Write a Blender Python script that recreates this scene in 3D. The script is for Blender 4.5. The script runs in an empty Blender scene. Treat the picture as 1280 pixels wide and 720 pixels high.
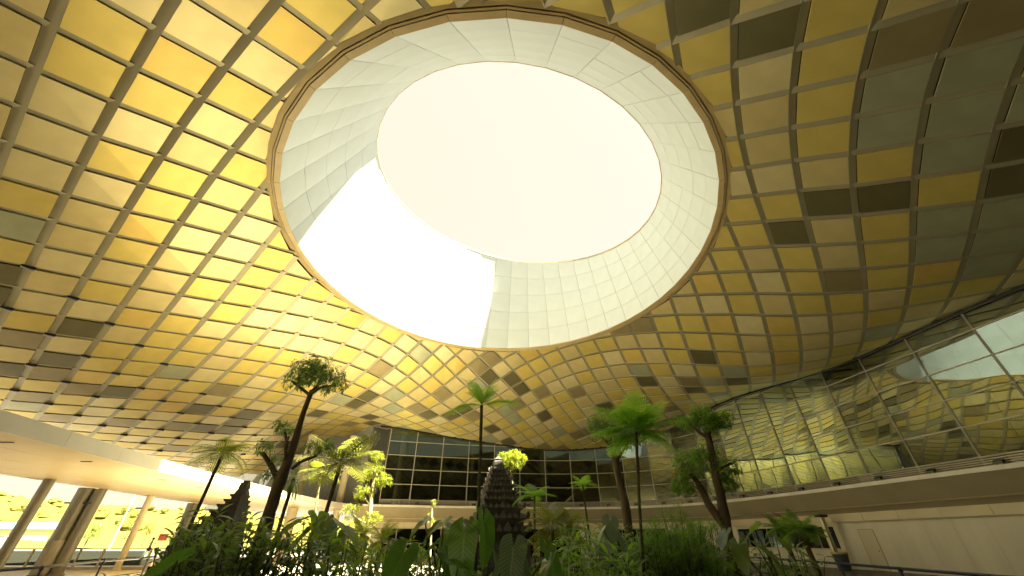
import bpy, math, random
from mathutils import Vector, Matrix, Quaternion

random.seed(7)
S = bpy.context.scene
COL = S.collection
PI = math.pi
EYE = 1.6                                   # camera height; plan origin is under the camera

# ------------------------------------------------------------------ camera, sky, sun, exposure
cam_data = bpy.data.cameras.new('camera')
cam = bpy.data.objects.new('camera', cam_data)
COL.objects.link(cam)
cam.location = (0, 0, EYE)
TILT = math.atan(0.669)
cam.rotation_euler = (PI / 2 + TILT, 0, 0)
cam_data.sensor_width = 36.0
cam_data.lens = 36.0 * 470.0 / 1280.0
cam_data.clip_start = 0.05
cam_data.clip_end = 3000
S.camera = cam

SUN_AZ, SUN_EL = math.radians(144), math.radians(54)      # heading of the light, elevation
sun_dir = Vector((math.cos(SUN_AZ) * math.cos(SUN_EL), math.sin(SUN_AZ) * math.cos(SUN_EL), -math.sin(SUN_EL)))
sl = bpy.data.lights.new('sun', 'SUN')
sl.energy = 5.0
sl.angle = math.radians(0.7)
sl.color = (1.0, 0.92, 0.68)
so = bpy.data.objects.new('sun', sl)
COL.objects.link(so)
so.rotation_euler = sun_dir.to_track_quat('-Z', 'Y').to_euler()
so.location = (60, -50, 90)

W = bpy.data.worlds.new('World')
S.world = W
W.use_nodes = True
wn, wl = W.node_tree.nodes, W.node_tree.links
wn.clear()
w_out = wn.new('ShaderNodeOutputWorld')
w_bg = wn.new('ShaderNodeBackground')
w_sky = wn.new('ShaderNodeTexSky')
w_sky.sky_type = 'NISHITA'
w_sky.sun_disc = False
w_sky.sun_elevation = SUN_EL
w_sky.sun_rotation = math.atan2(-sun_dir.x, -sun_dir.y)
w_sky.dust_density = 4.0
w_sky.air_density = 1.0
w_sky.ozone_density = 1.0
w_mix = wn.new('ShaderNodeMixRGB')
w_mix.inputs[0].default_value = 0.85          # thin bright haze veil over the blue
w_mix.inputs[2].default_value = (2.3, 2.0, 1.42, 1)
wl.new(w_sky.outputs[0], w_mix.inputs[1])
wl.new(w_mix.outputs[0], w_bg.inputs[0])
w_bg.inputs[1].default_value = 0.05
wl.new(w_bg.outputs[0], w_out.inputs[0])

S.view_settings.view_transform = 'Standard'
S.view_settings.look = 'None'
S.view_settings.exposure = 3.32
S.view_settings.gamma = 1.0
S.render.engine = 'CYCLES'
S.cycles.use_denoising = True
S.cycles.max_bounces = 10
S.cycles.diffuse_bounces = 6
S.cycles.glossy_bounces = 4
S.cycles.transmission_bounces = 6
S.cycles.transparent_max_bounces = 24
S.cycles.caustics_reflective = False
S.cycles.caustics_refractive = False
S.cycles.sample_clamp_indirect = 6.0

# ------------------------------------------------------------------ helpers
def at(px, py, Y=None, z=None, t=None):
    """point of the place seen at photograph pixel (px, py), at forward distance Y or height z"""
    x = (px - 640) / 470.0
    v = (360 - py) / 470.0
    r = Vector((x, math.cos(TILT) - v * math.sin(TILT), math.sin(TILT) + v * math.cos(TILT)))
    if t is None:
        t = Y / r.y if Y is not None else (z - EYE) / r.z
    return r * t + Vector((0, 0, EYE))

def tag(o, label=None, cat=None, group=None, kind=None):
    if label: o['label'] = label
    if cat: o['category'] = cat
    if group: o['group'] = group
    if kind: o['kind'] = kind
    return o

def thing(name, label, cat, loc=(0, 0, 0), rz=0.0, group=None):
    o = bpy.data.objects.new(name, None)
    COL.objects.link(o)
    o.location = loc
    o.rotation_euler = (0, 0, rz)
    o.empty_display_size = 0.2
    return tag(o, label, cat, group)

class MB:
    def __init__(s):
        s.v, s.f, s.uv, s.mi = [], [], [], []
    def add(s, verts, faces, mi=0, uvs=None):
        b = len(s.v)
        s.v += [tuple(p) for p in verts]
        s.f += [tuple(b + k for k in q) for q in faces]
        s.mi += [mi] * len(faces)
        s.uv += list(uvs) if uvs else [(0.0, 0.0)] * len(verts)
        return s
    def box(s, lo, hi, mi=0, M=None):
        x0, y0, z0 = lo
        x1, y1, z1 = hi
        vs = [(x0, y0, z0), (x1, y0, z0), (x1, y1, z0), (x0, y1, z0), (x0, y0, z1), (x1, y0, z1), (x1, y1, z1), (x0, y1, z1)]
        if M is not None: vs = [M @ Vector(p) for p in vs]
        return s.add(vs, [(0, 3, 2, 1), (4, 5, 6, 7), (0, 1, 5, 4), (1, 2, 6, 5), (2, 3, 7, 6), (3, 0, 4, 7)], mi)
    def frustum(s, c, w0, d0, z0, w1, d1, z1, mi=0):
        cx, cy = c
        vs = [(cx - w0, cy - d0, z0), (cx + w0, cy - d0, z0), (cx + w0, cy + d0, z0), (cx - w0, cy + d0, z0),
              (cx - w1, cy - d1, z1), (cx + w1, cy - d1, z1), (cx + w1, cy + d1, z1), (cx - w1, cy + d1, z1)]
        return s.add(vs, [(0, 3, 2, 1), (4, 5, 6, 7), (0, 1, 5, 4), (1, 2, 6, 5), (2, 3, 7, 6), (3, 0, 4, 7)], mi)
    def bar(s, a, b, w, h, mi=0, up=Vector((0, 0, 1))):
        a, b = Vector(a), Vector(b)
        d = (b - a).normalized()
        side = d.cross(up)
        if side.length < 1e-4: side = d.cross(Vector((1, 0, 0)))
        side.normalize()
        u = side.cross(d)
        vs = [p + side * sx * w / 2 + u * sz * h / 2 for p in (a, b) for sx, sz in ((-1, -1), (1, -1), (1, 1), (-1, 1))]
        return s.add(vs, [(0, 1, 2, 3), (7, 6, 5, 4), (0, 4, 5, 1), (1, 5, 6, 2), (2, 6, 7, 3), (3, 7, 4, 0)], mi)
    def tube(s, pts, radii, n=8, mi=0, cap=True, wob=0.0):
        pts = [Vector(p) for p in pts]
        if not hasattr(radii, '__len__'): radii = [radii] * len(pts)
        rings = []
        ref = Vector((0.31, 0.95, 0.05))
        for k, p in enumerate(pts):
            d = (pts[min(k + 1, len(pts) - 1)] - pts[max(k - 1, 0)]).normalized()
            a = d.cross(ref).normalized()
            b = d.cross(a)
            rings.append([p + (a * math.cos(2 * PI * q / n) + b * math.sin(2 * PI * q / n)) * radii[k] * (1 + random.uniform(-wob, wob)) for q in range(n)])
        vs = [p for r in rings for p in r]
        fs = [(k * n + q, k * n + (q + 1) % n, (k + 1) * n + (q + 1) % n, (k + 1) * n + q) for k in range(len(pts) - 1) for q in range(n)]
        if cap:
            fs.append(tuple(range(n - 1, -1, -1)))
            fs.append(tuple((len(pts) - 1) * n + q for q in range(n)))
        return s.add(vs, fs, mi)
    def lathe(s, prof, n=16, c=(0, 0, 0), mi=0):
        vs = [(c[0] + r * math.cos(2 * PI * q / n), c[1] + r * math.sin(2 * PI * q / n), c[2] + z) for r, z in prof for q in range(n)]
        fs = [(k * n + q, k * n + (q + 1) % n, (k + 1) * n + (q + 1) % n, (k + 1) * n + q) for k in range(len(prof) - 1) for q in range(n)]
        fs.append(tuple(range(n - 1, -1, -1)))
        fs.append(tuple((len(prof) - 1) * n + q for q in range(n)))
        return s.add(vs, fs, mi)
    def mesh(s, name, mats, smooth=False):
        me = bpy.data.meshes.new(name)
        me.from_pydata(s.v, [], s.f)
        for m in (mats if isinstance(mats, (list, tuple)) else [mats]): me.materials.append(m)
        if any(s.mi):
            me.polygons.foreach_set('material_index', s.mi)
        if any(u != (0.0, 0.0) for u in s.uv):
            ul = me.uv_layers.new(name='UVMap')
            li = [0] * len(me.loops)
            me.loops.foreach_get('vertex_index', li)
            flat = []
            for q in li: flat += s.uv[q]
            ul.data.foreach_set('uv', flat)
        if smooth: me.polygons.foreach_set('use_smooth', [True] * len(me.polygons))
        me.update()
        return me
    def build(s, name, mats, parent=None, smooth=False, loc=None):
        return link(name, s.mesh(name, mats, smooth), parent, loc)

def link(name, me, parent=None, loc=None, M=None):
    o = bpy.data.objects.new(name, me)
    COL.objects.link(o)
    if parent is not None: o.parent = parent
    if M is not None: o.matrix_local = M
    elif loc is not None: o.location = loc
    return o

def copy_tree(o, parent=None):
    c = o.copy()
    COL.objects.link(c)
    c.parent = parent
    for ch in list(o.children): copy_tree(ch, c)
    return c

def smooth_path(pts, n=4):
    pts = [Vector(p) for p in pts]
    out = []
    for k in range(len(pts) - 1):
        p0, p1, p2, p3 = pts[max(k - 1, 0)], pts[k], pts[k + 1], pts[min(k + 2, len(pts) - 1)]
        for q in range(n):
            t = q / n
            out.append(0.5 * ((2 * p1) + (p2 - p0) * t + (2 * p0 - 5 * p1 + 4 * p2 - p3) * t * t + (3 * p1 - p0 - 3 * p2 + p3) * t ** 3))
    out.append(pts[-1])
    return out

def lerp_list(a, n):
    out = []
    for k in range(n):
        f = k * (len(a) - 1) / (n - 1)
        i = min(int(f), len(a) - 2)
        out.append(a[i] + (a[i + 1] - a[i]) * (f - i))
    return out

# ------------------------------------------------------------------ materials
def mat(name, col, rough=0.6, metal=0.0, var=0.12, scale=3.0, bump=0.0, bscale=30.0, spec=0.5, rnd=0.0, detail=6.0, stretch=None, coat=0.0):
    m = bpy.data.materials.new(name)
    m.use_nodes = True
    n, l = m.node_tree.nodes, m.node_tree.links
    p = n['Principled BSDF']
    p.inputs['Roughness'].default_value = rough
    p.inputs['Metallic'].default_value = metal
    p.inputs['Specular IOR Level'].default_value = spec
    if coat: p.inputs['Coat Weight'].default_value = coat
    tc = n.new('ShaderNodeTexCoord')
    src = tc.outputs['Object']
    if stretch:
        mp = n.new('ShaderNodeMapping')
        mp.inputs['Scale'].default_value = stretch
        l.new(src, mp.inputs[0])
        src = mp.outputs[0]
    nz = n.new('ShaderNodeTexNoise')
    nz.inputs['Scale'].default_value = scale
    nz.inputs['Detail'].default_value = detail
    l.new(src, nz.inputs['Vector'])
    mr = n.new('ShaderNodeMapRange')
    mr.inputs[1].default_value = 0.25
    mr.inputs[2].default_value = 0.75
    mr.inputs[3].default_value = 1 - var
    mr.inputs[4].default_value = 1 + var
    l.new(nz.outputs[0], mr.inputs[0])
    val = mr.outputs[0]
    if rnd:
        oi = n.new('ShaderNodeObjectInfo')
        m2 = n.new('ShaderNodeMapRange')
        m2.inputs[3].default_value = 1 - rnd
        m2.inputs[4].default_value = 1 + rnd
        l.new(oi.outputs['Random'], m2.inputs[0])
        mu = n.new('ShaderNodeMath')
        mu.operation = 'MULTIPLY'
        l.new(val, mu.inputs[0])
        l.new(m2.outputs[0], mu.inputs[1])
        val = mu.outputs[0]
    vm = n.new('ShaderNodeVectorMath')
    vm.operation = 'SCALE'
    vm.inputs[0].default_value = col[:3]
    l.new(val, vm.inputs['Scale'])
    l.new(vm.outputs[0], p.inputs['Base Color'])
    if bump:
        nb = n.new('ShaderNodeTexNoise')
        nb.inputs['Scale'].default_value = bscale
        nb.inputs['Detail'].default_value = 5
        l.new(src, nb.inputs['Vector'])
        b = n.new('ShaderNodeBump')
        b.inputs['Strength'].default_value = bump
        b.inputs['Distance'].default_value = 0.02
        l.new(nb.outputs[0], b.inputs['Height'])
        l.new(b.outputs[0], p.inputs['Normal'])
    return m

def leaf_mat(name, col, trans, tw=0.35, rough=0.42, vein=None, var=0.3, scale=4.0, spec=0.4):
    m = mat(name, col, rough, 0, var, scale, spec=spec, rnd=0.22)
    n, l = m.node_tree.nodes, m.node_tree.links
    p = n['Principled BSDF']
    out = n['Material Output']
    tr = n.new('ShaderNodeBsdfTranslucent')
    tr.inputs[0].default_value = (*trans, 1)
    mx = n.new('ShaderNodeMixShader')
    mx.inputs[0].default_value = tw
    l.new(p.outputs[0], mx.inputs[1])
    l.new(tr.outputs[0], mx.inputs[2])
    l.new(mx.outputs[0], out.inputs[0])
    if vein:
        uv = n.new('ShaderNodeUVMap')
        sp = n.new('ShaderNodeSeparateXYZ')
        l.new(uv.outputs[0], sp.inputs[0])
        ab = n.new('ShaderNodeMath'); ab.operation = 'ABSOLUTE'
        l.new(sp.outputs[0], ab.inputs[0])
        ma = n.new('ShaderNodeMath'); ma.operation = 'MULTIPLY_ADD'
        l.new(ab.outputs[0], ma.inputs[0])
        ma.inputs[1].default_value = -0.28
        l.new(sp.outputs[1], ma.inputs[2])
        ms = n.new('ShaderNodeMath'); ms.operation = 'MULTIPLY'
        l.new(ma.outputs[0], ms.inputs[0]); ms.inputs[1].default_value = 11.0
        fr = n.new('ShaderNodeMath'); fr.operation = 'PINGPONG'
        l.new(ms.outputs[0], fr.inputs[0]); fr.inputs[1].default_value = 0.5
        ve = n.new('ShaderNodeMapRange')
        ve.inputs[1].default_value = 0.02; ve.inputs[2].default_value = 0.13
        ve.inputs[3].default_value = 1.0; ve.inputs[4].default_value = 0.0
        l.new(fr.outputs[0], ve.inputs[0])
        mid = n.new('ShaderNodeMapRange')
        mid.inputs[1].default_value = 0.02; mid.inputs[2].default_value = 0.07
        mid.inputs[3].default_value = 1.0; mid.inputs[4].default_value = 0.0
        l.new(ab.outputs[0], mid.inputs[0])
        mxx = n.new('ShaderNodeMath'); mxx.operation = 'MAXIMUM'
        l.new(ve.outputs[0], mxx.inputs[0]); l.new(mid.outputs[0], mxx.inputs[1])
        cm = n.new('ShaderNodeMixRGB')
        l.new(mxx.outputs[0], cm.inputs[0])
        bc = p.inputs['Base Color'].links[0].from_socket
        l.new(bc, cm.inputs[1])
        cm.inputs[2].default_value = (*vein, 1)
        l.new(cm.outputs[0], p.inputs['Base Color'])
    return m

def glass_mat(name, tint, refl, wave=0.12, wscale=0.55, ior=1.6):
    m = bpy.data.materials.new(name)
    m.use_nodes = True
    n, l = m.node_tree.nodes, m.node_tree.links
    n.remove(n['Principled BSDF'])
    out = n['Material Output']
    tr = n.new('ShaderNodeBsdfTransparent')
    tr.inputs[0].default_value = (*tint, 1)
    gl = n.new('ShaderNodeBsdfAnisotropic')
    gl.inputs['Color'].default_value = (0.62, 0.71, 0.63, 1)
    gl.inputs['Roughness'].default_value = 0.015
    fr = n.new('ShaderNodeFresnel')
    fr.inputs[0].default_value = ior
    ad = n.new('ShaderNodeMath'); ad.operation = 'ADD'; ad.use_clamp = True
    l.new(fr.outputs[0], ad.inputs[0]); ad.inputs[1].default_value = refl
    mx = n.new('ShaderNodeMixShader')
    l.new(ad.outputs[0], mx.inputs[0]); l.new(tr.outputs[0], mx.inputs[1]); l.new(gl.outputs[0], mx.inputs[2])
    l.new(mx.outputs[0], out.inputs[0])
    if wave:
        tc = n.new('ShaderNodeTexCoord')
        nz = n.new('ShaderNodeTexNoise')
        nz.inputs['Scale'].default_value = wscale
        nz.inputs['Detail'].default_value = 1.0
        l.new(tc.outputs['Object'], nz.inputs['Vector'])
        b = n.new('ShaderNodeBump')
        b.inputs['Strength'].default_value = wave
        b.inputs['Distance'].default_value = 0.25
        l.new(nz.outputs[0], b.inputs['Height'])
        l.new(b.outputs[0], gl.inputs['Normal'])
    return m

M_GOLD = mat('gold_panel', (0.57, 0.47, 0.145), 0.48, 0.50, var=0.11, scale=0.9, detail=9, bump=0.10, bscale=0.6)
M_ORANGE = mat('amber_panel', (0.58, 0.445, 0.135), 0.48, 0.50, var=0.11, scale=0.9, detail=9, bump=0.10, bscale=0.6)
M_TAN = mat('tan_panel', (0.55, 0.47, 0.235), 0.48, 0.50, var=0.11, scale=0.9, detail=9, bump=0.10, bscale=0.6)
M_SAND = mat('sand_panel', (0.59, 0.525, 0.30), 0.48, 0.50, var=0.11, scale=0.9, detail=9, bump=0.10, bscale=0.6)
M_SAGE = mat('sage_panel', (0.34, 0.36, 0.25), 0.48, 0.50, var=0.11, scale=0.9, detail=9, bump=0.10, bscale=0.6)
M_BROWN = mat('dull_brown_panel', (0.27, 0.225, 0.12), 0.48, 0.50, var=0.11, scale=0.9, detail=9, bump=0.10, bscale=0.6)
M_DARK = mat('dark_olive_panel', (0.135, 0.122, 0.06), 0.48, 0.50, var=0.11, scale=0.9, detail=9, bump=0.10, bscale=0.6)
M_RIB = mat('rib_metal', (0.31, 0.29, 0.205), 0.48, 0.35, var=0.10, scale=0.8)
M_DECK = mat('roof_deck', (0.05, 0.045, 0.03), 0.8)
M_WHITE = mat('white_panel', (0.62, 0.69, 0.71), 0.45, var=0.05, scale=0.8)
M_RING = mat('ring_trim', (0.46, 0.36, 0.19), 0.45, var=0.10, scale=1.5)
M_RINGD = mat('ring_groove', (0.16, 0.13, 0.08), 0.5)
M_BACK = mat('shaft_backing', (0.40, 0.42, 0.40), 0.7)
M_BLACK = mat('black_metal', (0.015, 0.015, 0.014), 0.45)
M_CREAM = mat('cream_cladding', (0.62, 0.53, 0.34), 0.5, var=0.07, scale=0.6)
M_CREAMW = mat('cream_wall', (0.64, 0.59, 0.45), 0.55, var=0.13, scale=0.9, bump=0.05, stretch=(1, 1, 0.22))
M_SOFFIT = mat('soffit_board', (0.60, 0.50, 0.32), 0.45, var=0.05, scale=0.6)
M_FASCIA = mat('shaded_fascia', (0.36, 0.31, 0.20), 0.5, var=0.08, scale=0.6)  # cream darkened: the shade of the downward face is put into the colour
M_EDGE = mat('pale_edge_panel', (0.66, 0.63, 0.54), 0.5, var=0.06, scale=1.0)
M_ALU = mat('mullion_metal', (0.40, 0.375, 0.30), 0.4, metal=0.0, var=0.06)
M_LOUVRE = mat('louvre_metal', (0.40, 0.36, 0.27), 0.4, metal=0.3)
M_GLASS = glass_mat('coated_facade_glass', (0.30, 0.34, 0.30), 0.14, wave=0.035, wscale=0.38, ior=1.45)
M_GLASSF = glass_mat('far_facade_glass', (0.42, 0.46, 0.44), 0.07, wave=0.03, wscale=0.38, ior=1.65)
M_GLASSD = glass_mat('door_glass', (0.40, 0.43, 0.40), 0.0, wave=0.04, ior=1.3)
M_GLASSR = glass_mat('rail_glass', (0.86, 0.88, 0.84), 0.03, wave=0.0)
M_INT = mat('interior_wall', (0.17, 0.17, 0.15), 0.8)
M_INTW = mat('grey_band', (0.17, 0.155, 0.12), 0.5)
M_INTF = mat('interior_floor', (0.10, 0.09, 0.07), 0.6)
M_COLP = mat('pale_column', (0.58, 0.50, 0.34), 0.5, var=0.06, scale=1.0)
M_COLG = mat('backlit_grey_column', (0.15, 0.14, 0.105), 0.4, metal=0.3, var=0.08, scale=1.0)  # albedo lowered so the backlit look sits in the colour
M_STEEL = mat('steel_column', (0.50, 0.46, 0.30), 0.35, metal=0.4)
M_RAIL = mat('blue_grey_rail', (0.045, 0.05, 0.085), 0.4, metal=0.3)
M_POST = mat('beige_post', (0.48, 0.40, 0.24), 0.5)
M_STONE = mat('dark_volcanic_stone', (0.085, 0.079, 0.07), 0.9, var=0.5, scale=3.5, bump=0.9, bscale=9.0)
M_STONEL = mat('worn_volcanic_stone', (0.16, 0.145, 0.12), 0.9, var=0.45, scale=4.0, bump=0.8, bscale=10.0)
M_BARK = mat('brown_bark', (0.105, 0.075, 0.04), 0.9, var=0.5, scale=5.0, bump=1.0, bscale=14.0, stretch=(1, 1, 0.35))
M_BARKG = mat('fern_trunk', (0.075, 0.07, 0.03), 0.95, var=0.5, scale=9.0, bump=1.0, bscale=30.0)
M_BARKP = mat('pale_bark', (0.30, 0.25, 0.12), 0.85, var=0.4, scale=6.0, bump=0.6, bscale=20.0)
M_STEM = mat('green_stem', (0.07, 0.085, 0.025), 0.6, var=0.3, scale=4.0)
M_LEAFD = leaf_mat('dark_leaf', (0.125, 0.19, 0.038), (0.29, 0.46, 0.05), 0.42, rough=0.34, spec=0.6)
M_LEAF = leaf_mat('green_leaf', (0.105, 0.185, 0.026), (0.32, 0.54, 0.04), 0.46)
M_FERN = leaf_mat('fern_leaf', (0.12, 0.22, 0.028), (0.42, 0.72, 0.06), 0.54)
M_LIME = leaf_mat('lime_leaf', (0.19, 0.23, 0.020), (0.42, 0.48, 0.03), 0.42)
M_OLIVE = leaf_mat('olive_leaf', (0.12, 0.14, 0.018), (0.32, 0.34, 0.03), 0.40)
M_BIGLEAF = leaf_mat('broad_leaf', (0.075, 0.17, 0.026), (0.18, 0.40, 0.04), 0.38, rough=0.30, vein=(0.19, 0.29, 0.09), var=0.15)
M_VEINLEAF = leaf_mat('pale_veined_leaf', (0.11, 0.17, 0.10), (0.18, 0.30, 0.10), 0.25, rough=0.35, vein=(0.36, 0.42, 0.28), var=0.15)
M_GREYLEAF = leaf_mat('grey_green_leaf', (0.20, 0.26, 0.18), (0.25, 0.34, 0.18), 0.25, rough=0.35, vein=(0.22, 0.27, 0.17), var=0.15)
M_SOIL = mat('garden_soil', (0.06, 0.045, 0.025), 0.95, var=0.4, scale=2.0, bump=0.8, bscale=8.0)
M_KERB = mat('stone_kerb', (0.42, 0.37, 0.26), 0.7, var=0.15)
M_COURT = mat('low_bounce_floor', (0.08, 0.072, 0.055), 0.5, var=0.12, scale=0.5)
M_BOUNCE = mat('bounce_ground_pale', (0.34, 0.31, 0.25), 0.8, var=0.12, scale=0.15)
M_PAVE = mat('plaza_paving', (0.74, 0.66, 0.48), 0.5, var=0.10, scale=0.4, bump=0.05)
M_ROAD = mat('road_surface', (0.13, 0.12, 0.10), 0.85, var=0.2, scale=0.3)
M_GRASS = mat('meadow_grass', (0.125, 0.112, 0.009), 0.95, var=0.28, scale=0.06, bump=0.3, bscale=0.8, detail=10)
M_SCRUB = mat('hill_scrub', (0.105, 0.10, 0.010), 0.95, var=0.5, scale=0.05, detail=10)
M_RED = mat('red_paint', (0.16, 0.03, 0.028), 0.5)
M_SIGN = mat('grey_sign', (0.25, 0.23, 0.19), 0.6)
M_TEAL = mat('teal_roof', (0.10, 0.42, 0.36), 0.5)
M_WPAINT = mat('white_paint', (0.75, 0.74, 0.70), 0.5)
M_BIN = mat('bin_plastic', (0.035, 0.045, 0.075), 0.45)
M_YELLOW = mat('yellow_rim', (0.55, 0.40, 0.05), 0.5)
M_DOOR = mat('door_leaf', (0.58, 0.51, 0.355), 0.5, var=0.06, scale=0.5)
M_SKIN = mat('skin', (0.32, 0.19, 0.12), 0.6)
M_HAIR = mat('dark_hair', (0.02, 0.017, 0.014), 0.6)
M_SHIRT = mat('pale_shirt', (0.52, 0.42, 0.34), 0.8)
M_PINK = mat('pinkish_shirt', (0.50, 0.30, 0.22), 0.8)
M_TROUS = mat('dark_trousers', (0.035, 0.03, 0.045), 0.85)

# ------------------------------------------------------------------ ground, road, meadow, hills
def sheet(name, pts, z, m):
    mb = MB()
    mb.add([(x, y, z) for x, y in pts], [tuple(range(len(pts)))])
    return tag(mb.build(name, m), kind='structure')

sheet('ground', [(-1500, -900), (1500, -900), (1500, 1500), (-1500, 1500)], -0.02, M_ROAD)
sheet('low_bounce_floor', [(-9, -30), (40, -30), (40, 62), (1, 62), (1, 27), (-9, 24)], -0.012, M_COURT)  # dark floor tone invented to keep bounced light off the right ceiling
sheet('plaza', [(-38, -30), (-9, -30), (-9, 24), (1, 27), (1, 62), (-38, 62)], -0.012, M_PAVE)
sheet('bounce_ground', [(-140, -60), (-38.2, -60), (-38.2, 62), (-140, 62)], -0.014, M_BOUNCE)  # added pale ground, mostly out of view, bouncing sun onto the left ceiling
sheet('road', [(-400, 74), (-46.5, 74), (-46.5, 92), (-400, 92)], -0.010, M_ROAD)
sheet('meadow', [(-700, 96), (60, 96), (60, 420), (-700, 420)], -0.004, M_GRASS)

def hill_h(x, y):
    d = math.hypot(x, y)
    t = min(max((d - 150) / 170.0, 0), 1)
    t = t * t * (3 - 2 * t)
    return t * (17 + 5 * math.sin(x * 0.016 + 1.1) + 3.2 * math.sin(x * 0.043 + y * 0.01) + 1.4 * math.sin(x * 0.11 + 2)) - 0.05
mb = MB()
NX, NY = 90, 40
for a in range(NX + 1):
    for b in range(NY + 1):
        x, y = -760 + a * 9.4, 98 + b * 10.0
        mb.v.append((x, y, hill_h(x, y) + random.uniform(-.25, .25)))
        mb.uv.append((0.0, 0.0))
for a in range(NX):
    for b in range(NY):
        k = a * (NY + 1) + b
        mb.f.append((k, k + NY + 1, k + NY + 2, k + 1)); mb.mi.append(0)
tag(mb.build('hills', M_GRASS, smooth=True), kind='structure')

mb = MB()
def blob(mb, c, r, n=6):
    for q in range(3):
        cc = Vector(c) + Vector((random.uniform(-.5, .5), random.uniform(-.5, .5), random.uniform(0, .5))) * r
        rr = r * random.uniform(.45, .8)
        prof = [(.35, -.6), (.95, -.2), (.9, .35), (.4, .85)]
        mb.lathe([(p * rr * random.uniform(.8, 1.2), z * rr) for p, z in prof], n, cc)
for k in range(650):
    x, y = random.uniform(-620, 10), random.uniform(140, 330)
    if x > -0.28 * y: continue
    blob(mb, (x, y, hill_h(x, y) + .4), random.uniform(.9, 2.6))
tag(mb.build('hillside_scrub', M_SCRUB), kind='stuff')

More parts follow.
